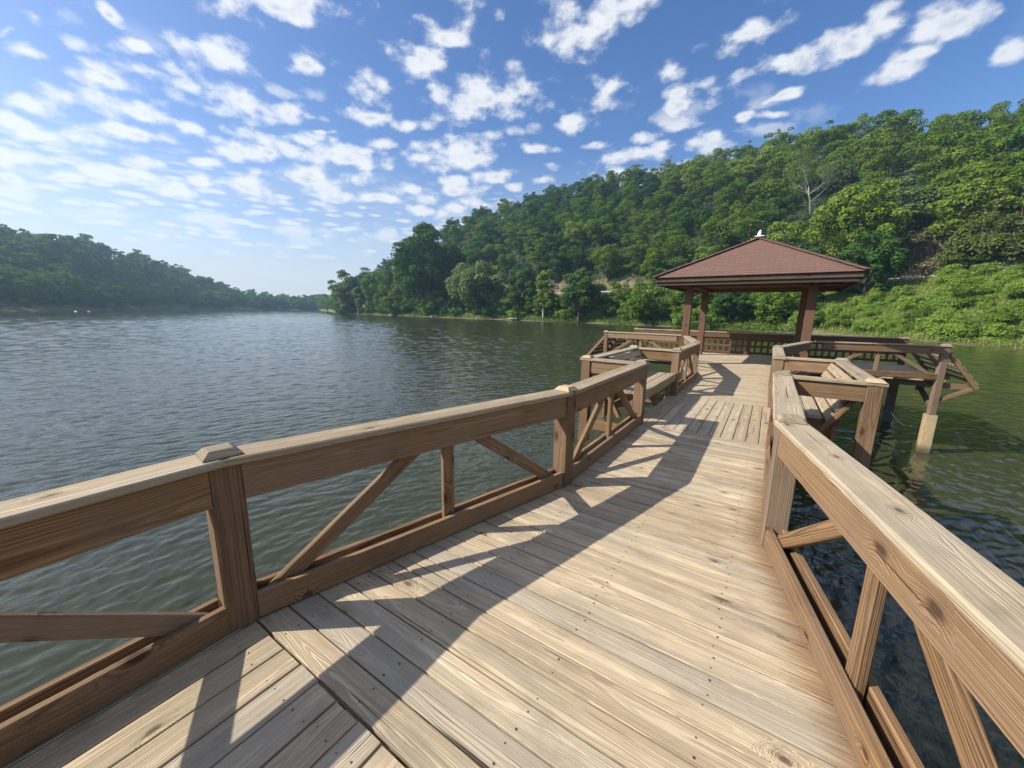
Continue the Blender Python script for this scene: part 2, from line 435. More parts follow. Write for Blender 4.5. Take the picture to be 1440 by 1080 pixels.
# ------------------------------------------------------------------ alcove benches
def bench(label, sd):
    xi = CX + sd * HN; xo = CX + sd * 1.66
    y0, y1 = 5.60, 8.07
    root = thing('alcove_bench', label, 'bench', (xo, (y0 + y1) / 2, 0), 'benches set in the railing')
    for y in (y0, y1):
        po = quick('post', M['post'], root, (xo, y, -.42), (xo, y, .8645), .14, .14, up=(0, 1, 0), c=.006)
        m_ = MB(); m_.frustum(xo, y, .9075, .08, .05, .036, rim=.006); m_.build('post_cap', M['new'] if (sd < 0 or y == y0) else M['oldcap'], po)
        quick('arm_rail', M['cap'], root, (xi + sd * .098, y, .886), (xo + sd * .095, y, .886), .15, .038, c=.006)
        quick('arm_board', M['rail'], root, (xi + sd * .075, y - .03, .772), (xo - sd * .072, y - .03, .772), .038, .18)
        quick('support_beam', M['rail'], root, (xi + sd * .08, y, -.14), (xo - sd * .072, y, -.14), .09, .14)
    # back cap
    quick('back_cap', M['cap'], root, (xo - sd * .01, y0 + .078, .886), (xo - sd * .01, y1 - .078, .886), .17, .038, c=.006)
    top = Vector((xo - sd * .12, 0, .85)); bot = Vector((xi + sd * .50, 0, .40))
    dirv = (bot - top); nrm = Vector((-dirv.z * -sd, 0, 0))
    nrm = Vector((-sd * abs(dirv.z), 0, abs(dirv.x))).normalized()
    for k in range(4):
        u = .10 + k * .27
        c = top + dirv * u
        quick('back_slat', M['cap'], root, c + Vector((0, y0 + .06, 0)), c + Vector((0, y1 - .06, 0)), .112, .032, up=nrm)
    for y in (y0 + .22, (y0 + y1) / 2, y1 - .22):
        o = -nrm * .062
        quick('back_support', M['rail'], root, top + o + Vector((-dirv.x * .02, y, .0)), bot + o + dirv * .18 + Vector((0, y, 0)), .04, .088, up=nrm)
        quick('seat_support', M['rail'], root, (xi + sd * .03, y + .045, .355), (xi + sd * .62, y + .045, .355), .04, .10)
        quick('leg', M['rail'], root, (xi + sd * .08, y + .09, -.02), (xi + sd * .08, y + .09, .40), .06, .09, up=(1, 0, 0))
    for k in range(3):
        xx = xi + sd * (.075 + .148 * k)
        quick('seat_slat', M['cap'], root, (xx, y0 + .075, .425), (xx, y1 - .075, .425), .138, .036)
    quick('seat_front', M['cap'], root, (xi - sd * .022, y0 + .073, .385), (xi - sd * .022, y1 - .073, .385), .038, .14)
    for zz in (.06, .23): quick('added_skirt', M['rail'], root, (xi + sd * .56, y0 + .08, zz), (xi + sd * .56, y1 - .08, zz), .03, .15)  # boards added below the back so the gap under the bench goes dark
    for y in (y0 + .075, y1 - .075):
        quick('brace', M['rail'], root, (xo - sd * .11, y, .72), (xi + sd * .30, y, .03), .05, .09, up=(0, 1, 0))
bench('wooden bench in the railing with its back to the open lake, seat in shade', -1)
bench('wooden bench beside the dark water with sunlit pale back slats, seen end-on', 1)

# ------------------------------------------------------------------ gazebo
GC = (CX, 15.42); GA = R(-2)
gz = thing('gazebo', 'open square gazebo with a reddish-brown shingle roof at the end of the boardwalk', 'gazebo', (GC[0], GC[1], 0))
def gp(x, y, z): return (GC[0] + x * math.cos(GA) - y * math.sin(GA), GC[1] + x * math.sin(GA) + y * math.cos(GA), z)
gd = Vector((math.cos(GA), math.sin(GA), 0)); ge = Vector((-math.sin(GA), math.cos(GA), 0))
for sx in (-1, 1):
    for sy in (-1, 1):
        pc = (-.71 + sx * 1.57, 15.35 + sy * 1.72)
        quick('post', M['brown'], gz, (pc[0], pc[1], -.05), (pc[0], pc[1], 2.44), .215, .215, up=(0, 1, 0), c=.008)
EAVE = 2.70; W = 2.50; PEAK = 4.06
for s_ in (-1, 1):
    quick('beam', M['brown'], gz, gp(-2.2, s_ * 1.66, 2.532), gp(2.2, s_ * 1.66, 2.532), .14, .18)
    quick('beam', M['brown'], gz, gp(s_ * 1.60, -2.2, 2.528), gp(s_ * 1.60, 2.2, 2.528), .13, .17)
# fascia: two boards per side, lower one set back
for a in range(4):
    ca, sa = [(1, 0), (0, 1), (-1, 0), (0, -1)][a]
    def fp(u, o, z): return gp(u * ca - (-o) * -sa * -1 if False else u * ca + o * sa, u * sa - o * ca, z)
    quick('fascia', M['fascia'], gz, fp(-W + .02, W - .025, EAVE - .075), fp(W - .02, W - .025, EAVE - .075), .036, .13)
    quick('fascia', M['fascia'], gz, fp(-W + .07, W - .068, EAVE - .165), fp(W - .07, W - .068, EAVE - .165), .03, .16)
# soffit and rafters
sf = MB()
sf.poly([gp(-W + .06, -W + .06, EAVE - .13), gp(-W + .06, W - .06, EAVE - .13), gp(W - .06, W - .06, EAVE - .13), gp(W - .06, -W + .06, EAVE - .13)], (1, 0, 0))
sf.build('soffit', M['brown'], gz)
# shingles
def shingle_mat():
    m, k, b, out = new_mat('shingles')
    wc = k.n('ShaderNodeAttribute', attribute_name='wc').outputs['Vector']
    br_ = k.n('ShaderNodeTexBrick'); br_.offset = .5; br_.inputs['Scale'].default_value = 1.0
    k.put(br_.inputs['Vector'], wc)
    br_.inputs['Color1'].default_value = rgba((.148, .074, .052)); br_.inputs['Color2'].default_value = rgba((.105, .053, .039))
    br_.inputs['Mortar'].default_value = rgba((.075, .038, .031)); br_.inputs['Mortar Size'].default_value = .009
    br_.inputs['Brick Width'].default_value = .30; br_.inputs['Row Height'].default_value = .135; br_.inputs['Bias'].default_value = -.2
    nz = k.noise(wc, 3.0, 4, .6); gr = k.noise(wc, 160.0, 2, .6)
    col = k.mix(k.ss(nz, .3, .75, 0, .55), br_.outputs['Color'], rgba((.105, .068, .055)))
    col = k.mix(k.m('MULTIPLY', gr, .6), col, rgba((.185, .108, .082)))
    k.put(b.inputs['Base Color'], col); b.inputs['Roughness'].default_value = .9
    bp = k.n('ShaderNodeBump'); bp.inputs['Strength'].default_value = .6; bp.inputs['Distance'].default_value = .01
    k.put(bp.inputs['Height'], k.m('SUBTRACT', gr, k.m('MULTIPLY', br_.outputs['Fac'], 2.0))); k.t.links.new(bp.outputs[0], b.inputs['Normal'])
    return m
M['shingle'] = shingle_mat()
rf = MB(); WO = W + .05; nrow = 21; slope = math.hypot(WO, PEAK - EAVE)
for a in range(4):
    ca, sa = [(1, 0), (0, 1), (-1, 0), (0, -1)][a]
    def rp_(u, o, z): return Vector(gp(u * ca + o * sa, u * sa - o * ca, z))
    for r_ in range(nrow):
        t0, t1 = r_ / nrow, (r_ + 1) / nrow
        o0 = WO * (1 - t0); o1 = WO * (1 - t1); z0 = EAVE + (PEAK - EAVE) * t0 + .007; z1 = EAVE + (PEAK - EAVE) * t1
        base = len(rf.v)
        rf.v += [rp_(-o0, o0, z0), rp_(o0, o0, z0), rp_(o1, o1, z1), rp_(-o1, o1, z1), rp_(-o0, o0, z0 - .009), rp_(o0, o0, z0 - .009)]
        v0, v1 = t0 * slope, t1 * slope
        rf.face([base, base + 1, base + 2, base + 3], [(-o0 + a * 7, v0, 0), (o0 + a * 7, v0, 0), (o1 + a * 7, v1, 0), (-o1 + a * 7, v1, 0)], .5)
        rf.face([base + 4, base + 5, base + 1, base], [(-o0 + a * 7, v0, 0), (o0 + a * 7, v0, 0), (o0 + a * 7, v0 + .01, 0), (-o0 + a * 7, v0 + .01, 0)], .5)
base = len(rf.v)
rf.v += [Vector(gp(sx * WO, sy * WO, EAVE - .004)) for sx, sy in ((-1, -1), (-1, 1), (1, 1), (1, -1))]
rf.face([base, base + 1, base + 2, base + 3], [(0, 0, 0)] * 4, .5)
roof = rf.build('roof', M['shingle'], gz)
hp = MB()
for sx, sy in ((-1, -1), (1, -1), (1, 1), (-1, 1)):
    nn_ = 13
    for i in range(nn_):
        a = Vector(gp(sx * WO, sy * WO, EAVE + .03)); c = Vector(gp(0, 0, PEAK + .02)); d = c - a
        p0 = a + d * (i / nn_); p1 = a + d * ((i + 1.12) / nn_) if i < nn_ - 1 else a + d * .99
        hp.board(p0 + Vector((0, 0, .010)), p1, .2, .016, c=.003)
hp.build('ridge_shingles', M['shingle'], roof)
# white finial at the apex: flat plate and a curved upright tip
fin = MB(); fin.board(gp(-.13, 0, PEAK + .05), gp(.13, 0, PEAK + .05), .24, .025, c=.005)
pts_ = [(-.03, .055, .09), (-.03, .13, .085), (-.02, .20, .08), (-.005, .27, .07), (.005, .33, .045), (.01, .36, .015)]
base = len(fin.v)
for (x_, z_, r_) in pts_:
    for q_ in range(8): fin.v.append(Vector(gp(.62 * (x_ + r_ * math.cos(q_ * math.pi / 4)), .55 * r_ * math.sin(q_ * math.pi / 4), PEAK + .03 + .68 * (z_ - .03))))
for i in range(len(pts_) - 1):
    for q_ in range(8):
        fin.face([base + i * 8 + q_, base + i * 8 + (q_ + 1) % 8, base + i * 8 + 8 + (q_ + 1) % 8, base + i * 8 + 8 + q_], [(0, 0, 0)] * 4, .5)
fin.face([base + (len(pts_) - 1) * 8 + q_ for q_ in range(8)], [(0, 0, 0)] * 8, .5)
fin.build('finial', M['white'], roof)

# ------------------------------------------------------------------ generic tubes
def tube_mesh(name, paths, mat, seg=6):
    v = []; f = []
    for path in paths:
        b0 = len(v)
        for i, (p, r_) in enumerate(path):
            p = Vector(p)
            d = Vector(path[min(i + 1, len(path) - 1)][0]) - Vector(path[max(i - 1, 0)][0]); d.normalize()
            a = d.cross(Vector((.31, .95, .05)));  a.normalize(); b_ = d.cross(a)
            for q in range(seg):
                t = 2 * math.pi * q / seg; v.append(p + (a * math.cos(t) + b_ * math.sin(t)) * r_)
        for i in range(len(path) - 1):
            for q in range(seg):
                f.append((b0 + i * seg + q, b0 + i * seg + (q + 1) % seg, b0 + (i + 1) * seg + (q + 1) % seg, b0 + (i + 1) * seg + q))
        f.append(tuple(b0 + (len(path) - 1) * seg + q for q in range(seg))); f.append(tuple(b0 + q for q in range(seg - 1, -1, -1)))
    me = bpy.data.meshes.new(name); me.from_pydata([tuple(p) for p in v], [], f); me.materials.append(mat)
    me.polygons.foreach_set('use_smooth', np.ones(len(f), bool)); me.update()
    return me
rp0 = Vector((3.80, 18.02, -1.62))
rope = link('rope', tube_mesh('rope', [[(rp0 + Vector((.55 * u + .0, -.15 * u, -.30 * math.sin(u * 2.2) - .12 * u)), .011) for u in np.linspace(0, 1, 10)]], M['rope']))
props(rope, 'thin white rope trailing from the dark piling under the platform', 'rope')

# ------------------------------------------------------------------ terrain
AZ = np.array([-180, -140, -110, -100, -90, -86, -82, -76, -69, -64, -60, -58.2, -56.5, -52, -47, -40, -32, -20, -8, 0, 8, 13, 16, 25, 40, 70, 110, 150, 180.])
DS = np.array([160, 170, 220, 240, 246, 252, 290, 390, 520, 600, 620, 400, 268, 236, 198, 170, 148, 128, 112, 103, 96, 88, 81, 74, 72, 80, 100, 140, 160.])
EL = np.array([5, 5, 6, 6.8, 6.5, 6.7, 7.0, 5.4, 2.2, 1.6, 1.7, 1.8, 3.6, 7.0, 10.0, 13.6, 16.0, 18.2, 19.3, 19.2, 18.5, 17.5, 16.8, 17, 17, 16, 12, 8, 5.])
DR = np.array([150, 150, 160, 160, 160, 160, 160, 150, 90, 60, 60, 60, 50, 90, 130, 150, 160, 165, 165, 165, 165, 165, 165, 165, 165, 165, 150, 150, 150.])
RO = np.array([3, 3, 3, 3, 3, 3, 3, 3, 2, 1.5, 1.2, 1.2, 1.5, 3, 5, 7.5, 9, 9.5, 9.8, 10, 10, 10, 10, 10, 10, 10, 8, 5, 3.])   # road bench height
TREE_H = 15.0
def az_tab(az):
    g = lambda T: np.interp(az, AZ, T)
    ds = g(DS); dr = g(DR); ro = g(RO)
    hr = np.maximum(np.tan(np.radians(g(EL))) * (ds + dr) + 1.6 - TREE_H, ro - 1.5)
    return ds, dr, ro, hr
def hsh(x, y, s):
    return np.sin(x / s * 1.7 + 1.3 * np.sin(y / s * 1.1)) * np.cos(y / s * 1.3 + 1.7 * np.cos(x / s * .9))
def height(x, y):
    x = np.asarray(x, float); y = np.asarray(y, float)
    r = np.hypot(x, y); az = np.degrees(np.arctan2(x, y))
    ds, dr, ro, hr = az_tab(az)
    ds = ds + 1.8 * hsh(x, y, 9.0) + 1.0 * hsh(y, x, 4.0)
    u = r - ds
    rb = 40.0                                         # shore to road
    bank = WATER + .25 * np.clip(u, 0, 3) / 3 + (ro - WATER - .25) * np.clip((u - 3) / (rb - 3), 0, 1) ** .85
    t = np.clip((u - rb - 7) / np.maximum(dr - rb - 7, 5), 0, 1)
    cut = np.clip((u - rb - 7) / 6, 0, 1) * np.where(ro > 6, 3.2, .5)
    hill = ro + cut + (hr - ro - cut) * (t * (1.25 - .25 * t))
    z = np.where(u < 0, WATER + np.maximum(u * .16, -3.0), np.where(u < rb + 7, bank, hill))
    z = z + np.where(u > dr, -np.clip((u - dr) * .05, 0, 25), 0)
    z = z + np.clip(u / 20, 0, 1) * (.5 * hsh(x, y, 6.0) * np.where((u > rb - 3) & (u < rb + 9), .15, 1) + 1.0 * np.clip((u - 55) / 30, 0, 1) * hsh(x + 30, y, 22.0))
    return z
rs = np.concatenate([np.array([12, 30, 50]), np.arange(60, 320, 1.6), np.arange(320, 790, 6)])
azs = np.concatenate([np.arange(-180, -100, 4.), np.arange(-100, 30, .45), np.arange(30, 180.01, 4.)])
azs = azs[:-1] if abs(azs[-1] - 180) < 1e-6 else azs
A_, R_ = np.meshgrid(np.radians(azs), rs, indexing='ij')
Xg = R_ * np.sin(A_); Yg = R_ * np.cos(A_); Zg = height(Xg, Yg)
na, nrr = Xg.shape
vv = np.stack([Xg, Yg, Zg], -1).reshape(-1, 3)
ii = np.arange(na)[:, None]; jj = np.arange(nrr - 1)[None, :]
i2 = (ii + 1) % na
ff = np.stack([ii * nrr + jj, ii * nrr + jj + 1, i2 * nrr + jj + 1, i2 * nrr + jj], -1).reshape(-1, 4)
vv = np.vstack([vv, [[0, 0, -5.2]]]); ci = len(vv) - 1
tri = [(ci, int(a * nrr), int(((a + 1) % na) * nrr)) for a in range(na)]
me = bpy.data.meshes.new('terrain'); me.from_pydata(vv.tolist(), [], ff.tolist() + tri)
me.polygons.foreach_set('use_smooth', np.ones(len(me.polygons), bool))

def terrain_mat():
    m, k, b, out = new_mat('ground')
    g = k.n('ShaderNodeNewGeometry'); P_ = g.outputs['Position']; X, Y, Z = k.sep(P_)
    nx, ny, nz = k.sep(g.outputs['Normal'])
    n1 = k.noise(P_, .12, 4, .6); n2 = k.noise(P_, .9, 4, .65); n3 = k.noise(P_, 5.0, 3, .6)
    grass = k.mix(n2, rgba((.050, .085, .022)), rgba((.12, .15, .045)))
    grass = k.mix(k.ss(n1, .45, .65), grass, rgba((.21, .185, .085)))
    soil = k.mix(k.m('ADD', k.m('MULTIPLY', n3, .6), k.m('MULTIPLY', n2, .4)), rgba((.085, .066, .042)), rgba((.30, .225, .15)))
    forest = k.mix(n2, rgba((.018, .030, .010)), rgba((.055, .06, .025)))
    shore = k.mix(n3, rgba((.065, .055, .035)), rgba((.17, .145, .09)))
    mudf = k.ss(k.m('ADD', Z, k.m('MULTIPLY', n2, .5)), WATER + .15, WATER + .75, 1, 0)
    # the road cut: bare steep earth just above the road bench
    hi = k.ss(k.m('ADD', Z, k.m('MULTIPLY', k.m('SUBTRACT', n2, .5), 5.0)), 14.0, 18.0)
    bare = k.m('MULTIPLY', k.ss(k.m('ADD', Z, k.m('MULTIPLY', n2, 1.0)), 8.2, 9.6), k.ss(n1, .42, .62, .1, 1.0))
    col = k.mix(bare, grass, soil)
    col = k.mix(hi, col, forest)
    col = k.mix(mudf, col, shore)
    k.put(b.inputs['Base Color'], col); b.inputs['Roughness'].default_value = .95
    bp = k.n('ShaderNodeBump'); bp.inputs['Strength'].default_value = .8; bp.inputs['Distance'].default_value = .4
    k.put(bp.inputs['Height'], k.m('ADD', n2, k.m('MULTIPLY', n3, .4))); k.t.links.new(bp.outputs[0], b.inputs['Normal'])
    return m
me.materials.append(terrain_mat())
props(link('ground', me), kind='structure')

# ------------------------------------------------------------------ water
def water_mat():
    m, k, b, out = new_mat('lake_water')
    g = k.n('ShaderNodeNewGeometry'); P_ = g.outputs['Position']
    mp = k.n('ShaderNodeMapping'); mp.inputs['Rotation'].default_value = (0, 0, R(28)); mp.inputs['Scale'].default_value = (1.0, .42, 1.0)
    k.put(mp.inputs['Vector'], P_); W_ = mp.outputs[0]
    a = k.noise(W_, 1.0, 2.0, .5, dist=.35)
    c = k.noise(W_, 7.5, 2.0, .5, dist=.4)
    d = k.noise(W_, 11.0, 2.0, .5)
    gust = k.noise(P_, .035, 3, .6)
    h = k.m('ADD', k.m('MULTIPLY', a, .0), k.m('ADD', k.m('MULTIPLY', c, .20), k.m('MULTIPLY', d, .06)))
    h = k.m('MULTIPLY', h, k.ss(gust, .3, .7, .75, 1.2))
    bp = k.n('ShaderNodeBump'); bp.inputs['Strength'].default_value = 1.0; bp.inputs['Distance'].default_value = .06
    k.put(bp.inputs['Height'], h); k.t.links.new(bp.outputs[0], b.inputs['Normal'])
    b.inputs['Base Color'].default_value = rgba((.036, .040, .020))
    b.inputs['Roughness'].default_value = .06; b.inputs['IOR'].default_value = 1.333
    return m
# real ripples: a polar sheet whose cells grow with distance, raised by a sum of small waves
def water_sheet():
    rr = [1.0]
    while rr[-1] < 430: rr.append(rr[-1] * 1.0042 + .003)
    rr += [480, 560, 660, 785]
    rr = np.array(rr)
    az = np.radians(np.concatenate([np.arange(-180, -100, 4.), np.arange(-100, 32, .2), np.arange(32, 179.9, 4.)]))
    na, n_ = len(az), len(rr)
    A, Rr = np.meshgrid(az, rr, indexing='ij'); X = Rr * np.sin(A); Y = Rr * np.cos(A)
    daz = np.gradient(az); cell = np.maximum(np.gradient(rr)[None, :], (daz[:, None] * Rr))
    g = np.random.default_rng(3); Z = np.zeros_like(X); S2 = np.zeros_like(X)
    wx = X + .25 * np.sin(Y * .9 + 1.7 * np.sin(X * .31)); wy = Y + .25 * np.sin(X * .8 + 1.3 * np.sin(Y * .37))
    for lam in np.exp(np.linspace(math.log(.13), math.log(6.0), 76)):
        t = R(-66) + g.normal() * .55; ph = g.uniform(0, 6.28)
        sl = .045 if lam < .34 else .045 * (.34 / lam) ** 1.35
        w = np.clip((lam / cell - 2.4) / 1.6, 0, 1); w = w * w * (3 - 2 * w)
        k_ = 2 * math.pi / lam
        Z += w * sl / k_ * np.sin(k_ * (wx * math.sin(t) + wy * math.cos(t)) + ph)
        S2 += (w * sl) ** 2 / 2
    target = .118
    boost = np.clip(target / np.sqrt(S2 + 1e-8), 0, 9.0)
    gust = .82 + .30 * hsh(X, Y, 16.0) * hsh(Y, X, 37.0)
    Z = WATER + Z * boost * gust
    V = np.stack([X, Y, Z], -1).reshape(-1, 3); ii = np.arange(na)[:, None]; jj = np.arange(n_ - 1)[None, :]; i2 = (ii + 1) % na
    Fq = np.stack([ii * n_ + jj, ii * n_ + jj + 1, i2 * n_ + jj + 1, i2 * n_ + jj], -1).reshape(-1, 4)
    me = bpy.data.meshes.new('water'); nv = len(V); nf = len(Fq)
    tri = np.array([(nv, a * n_, ((a + 1) % na) * n_) for a in range(na)], np.int32)
    me.vertices.add(nv + 1); me.vertices.foreach_set('co', np.vstack([V, [[0, 0, WATER]]]).astype(np.float32).ravel())
    me.loops.add(nf * 4 + len(tri) * 3); me.loops.foreach_set('vertex_index', np.concatenate([Fq.ravel(), tri.ravel()]).astype(np.int32))
    me.polygons.add(nf + len(tri)); me.polygons.foreach_set('loop_start', np.concatenate([np.arange(0, nf * 4, 4), nf * 4 + np.arange(0, len(tri) * 3, 3)]).astype(np.int32))
    me.polygons.foreach_set('use_smooth', np.ones(nf + len(tri), bool)); me.update(calc_edges=True)
    me.materials.append(water_mat())
    props(link('water', me), kind='structure')
water_sheet()

# ------------------------------------------------------------------ foliage
def leaf_mat(name, c0, c1, c2, trans=.28):
    m, k, b, out = new_mat(name)
    oi = k.n('ShaderNodeObjectInfo').outputs['Random']
    at = k.n('ShaderNodeAttribute', attribute_name='lv').outputs['Fac']
    col = k.mix(oi, rgba(c0), rgba(c1))
    col = k.mix(k.ss(at, .35, 1.0, 0, .8), col, rgba(c2))
    k.t.nodes.remove(b)
    df = k.n('ShaderNodeBsdfDiffuse'); tr = k.n('ShaderNodeBsdfTranslucent')
    k.put(df.inputs[0], col)
    k.put(tr.inputs[0], k.mix(1.0, col, rgba((1.15, 1.25, .55)), 'MULTIPLY'))
    mx = k.n('ShaderNodeMixShader', i_0=trans); k.t.links.new(df.outputs[0], mx.inputs[1]); k.t.links.new(tr.outputs[0], mx.inputs[2])
    k.t.links.new(mx.outputs[0], out.inputs[0])
    return m
LM = {
    'mid': leaf_mat('leaves_mid', (.066, .130, .022), (.105, .172, .024), (.165, .23, .038)),
    'dark': leaf_mat('leaves_dark', (.034, .086, .025), (.050, .104, .025), (.082, .150, .036)),
    'light': leaf_mat('leaves_light', (.118, .195, .030), (.150, .215, .033), (.235, .285, .055)),
    'olive': leaf_mat('leaves_olive', (.075, .108, .030), (.095, .125, .034), (.125, .155, .042), .2),
    'grey': leaf_mat('leaves_grey', (.100, .155, .060), (.12, .175, .065), (.175, .225, .095)),
    'shrub': leaf_mat('leaves_shrub', (.11, .215, .032), (.165, .262, .038), (.28, .34, .09)),
    'straw': leaf_mat('grass_blades', (.15, .21, .05), (.20, .24, .07), (.34, .33, .15), .3),
    'dry': leaf_mat('dry_stalks', (.21, .165, .11), (.25, .20, .135), (.33, .27, .19), .1),
}
def leaf_arrays(lobes, n, size, seed, up=.35, jit=.75, droop=0.0, inner=.55):
    """leaf clumps spread through the outer half of every lobe; returns verts (n*4,3), lv (n)"""
    g = np.random.default_rng(seed)
    L = np.array(lobes, float); area = L[:, 3] ** 2
    which = g.choice(len(L), n * 2, p=area / area.sum())
    d = g.normal(size=(n * 2, 3)); d /= np.linalg.norm(d, axis=1)[:, None]
    d[:, 2] = np.where((d[:, 2] < -.2) & (g.random(n * 2) < .6), -d[:, 2], d[:, 2])
    rad = L[which, 3] * (inner + (1.06 - inner) * g.random(n * 2) ** .55)
    sq = L[which, 4] if L.shape[1] > 4 else np.full(n * 2, .8)
    p = L[which, :3] + d * rad[:, None] * np.stack([np.ones(n * 2), np.ones(n * 2), sq], 1)
    # drop those buried in other lobes
    keep = np.ones(n * 2, bool)
    for (x, y, z, r_) in L[:, :4]:
        dd = np.linalg.norm((p - [x, y, z]) / [1, 1, .85], axis=1)
        keep &= dd > r_ * (inner - .06)
    idx = np.nonzero(keep)[0][:n]; p = p[idx]; d = d[idx]; m = len(p)
    nn = d + g.normal(size=(m, 3)) * jit * .6 + np.array([0, 0, up]); nn /= np.linalg.norm(nn, axis=1)[:, None]
    a = np.cross(nn, g.normal(size=(m, 3))); a /= np.linalg.norm(a, axis=1)[:, None]
    if droop:
        a[:, 2] -= droop; a -= nn * (a * nn).sum(1)[:, None]; a /= np.linalg.norm(a, axis=1)[:, None]
    b_ = np.cross(nn, a)
    s = size * (.55 + .8 * g.random(m))
    asp = .5 + .35 * g.random(m)
    v = np.stack([p - a * s[:, None] * .5, p + b_ * (s * asp * .5)[:, None] - a * (s * .06)[:, None] - nn * (s * .10)[:, None], p + a * s[:, None] * .55,
                  p - b_ * (s * asp * .5)[:, None] - a * (s * .06)[:, None] - nn * (s * .10)[:, None]], 1).reshape(-1, 3)
    lv = np.clip(g.random(m) * .6 + .45 * g.random(len(L))[which[idx]], 0, 1)
    return v, lv
def leaf_mesh(name, v, lv, mat):
    m = len(lv); me = bpy.data.meshes.new(name)
    me.vertices.add(m * 4); me.vertices.foreach_set('co', v.astype(np.float32).ravel())
    me.loops.add(m * 4); me.loops.foreach_set('vertex_index', np.arange(m * 4, dtype=np.int32))
    me.polygons.add(m); me.polygons.foreach_set('loop_start', np.arange(0, m * 4, 4, dtype=np.int32))
    at = me.attributes.new('lv', 'FLOAT', 'FACE'); at.data.foreach_set('value', lv.astype(np.float32))
    me.materials.append(mat); me.update(calc_edges=True); return me

def lobes_round(h, rx, nl, seed, base=.32, flat_=.8, lean=0, rl=(.26, .42), top=1.0):
    g = random.Random(seed); out = []
    zc = h * (base + 1) / 2; rz = h * (1 - base) / 2
    while len(out) < nl:
        x, y, z = g.uniform(-1, 1), g.uniform(-1, 1), g.uniform(-1, 1)
        q = math.sqrt(x * x + y * y + z * z)
        if q > 1 or q < .45: continue
        wid = 1.0 if z < .1 else 1 - .25 * z * top
        r_ = rx * g.uniform(*rl)
        if g.random() < .22: x *= 1.18; y *= 1.18; z *= 1.14; r_ *= .7
        out.append((x * (rx - r_ * .55) * wid + lean * z, y * (rx - r_ * .55) * wid, zc + z * (rz - r_ * .5), r_, g.uniform(.6, .9)))
    out.append((0, 0, zc, rx * .55, 1.0))
    return out
def lobes_cone(h, rx, seed):
    g = random.Random(seed); out = []
    nl = 11
    for i in range(nl):
        u = i / (nl - 1); z = h * (.10 + .88 * u); rr = rx * (1 - u) ** .8
        nk = max(1, int(6 * (1 - u) + 1))
        for q in range(nk):
            t = g.uniform(0, 6.28); out.append((rr * .62 * math.cos(t), rr * .62 * math.sin(t), z + g.uniform(-.4, .4), max(.45, rr * g.uniform(.34, .55)), g.uniform(.7, 1.1)))
    return out
def trunk_paths(h, r0, seed, lobes, nlimb=7, fork=.3):
    g = random.Random(seed); paths = []
    top = h * .72
    tr = [(0, 0, -.6)]; x = y = 0
    pth = []
    for i in range(7):
        u = i / 6; x += g.uniform(-.03, .03) * h * .3; y += g.uniform(-.03, .03) * h * .3
        pth.append(((x * u, y * u, -.6 + (top + .6) * u), r0 * (1 - .8 * u) * (1.25 if i == 0 else 1)))
    paths.append(pth)
    for L in g.sample(lobes, min(nlimb, len(lobes))):
        z0 = min(L[2] * g.uniform(.45, .75), top * .9); u = (z0 + .6) / (top + .6)
        k = min(5, int(u * 6)); p0 = Vector(pth[k][0]); p1 = Vector(L[:3]); mid = (p0 + p1) / 2 + Vector((g.uniform(-.4, .4), g.uniform(-.4, .4), g.uniform(-.8, .1)))
        r_ = r0 * (1 - .8 * u) * .55
        paths.append([(p0, r_), (mid, r_ * .7), (p1, r_ * .2)])
    return paths
PROTO = {}
def proto(key, kind, mat, h, rx, n, size, seed, bark='bark', **kw):
    lo = lobes_cone(h, rx, seed) if kind == 'cone' else lobes_round(h, rx, kw.pop('nl', 26), seed, **kw)
    v, lv = leaf_arrays(lo, n, size, seed, droop=1.2 if kind == 'willow' else 0.0)
    cr = leaf_mesh('crown', v, lv, LM[mat])
    tr = tube_mesh('trunk', trunk_paths(h, h * .018 + .06, seed, lo), M[bark])
    PROTO[key] = (cr, tr, h)
for q in range(3):
    proto(('mid', q), 'round', 'mid', 15 + q, 6.4 + .5 * q, 7200, .48, 100 + q, base=.02, nl=36, rl=(.15, .38))
    proto(('dark', q), 'round', 'dark', 16 - q, 6.0 + .4 * q, 7200, .48, 120 + q, base=.02, nl=36, rl=(.15, .38))
for q in range(2):
    proto(('light', q), 'round', 'light', 14 + q, 6.0 + .5 * q, 7000, .47, 140 + q, base=.02, nl=34, rl=(.15, .38))
    proto(('tall', q), 'round', 'mid', 19, 5.0 + .4 * q, 7200, .48, 160 + q, base=.05, nl=36)
proto(('grey', 0), 'round', 'grey', 15, 6.0, 6600, .47, 170, base=.02, nl=32, rl=(.15, .36))
proto(('cedar', 0), 'cone', 'olive', 13, 4.4, 8000, .40, 180)
NT_ = [0]
def tree(key, x, y, height_m, name, label, group=None, width=1.0, z=None, rot=None, cat='tree'):
    cr, tr, h = PROTO[key]
    if z is None: z = float(height(x, y))
    s = height_m / h
    root = bpy.data.objects.new(name, None); root.empty_display_size = .5; COL.objects.link(root)
    root.location = (x, y, z); root.rotation_euler = (0, 0, rng.uniform(0, 6.28) if rot is None else rot)
    root.scale = (s * width, s * width, s)
    props(root, label, cat, group)
    for nm, me_ in (('trunk', tr), ('crown', cr)):
        o = bpy.data.objects.new(nm, me_); COL.objects.link(o); o.parent = root
    NT_[0] += 1
    return root
def polar(az, r): return r * math.sin(R(az)), r * math.cos(R(az))

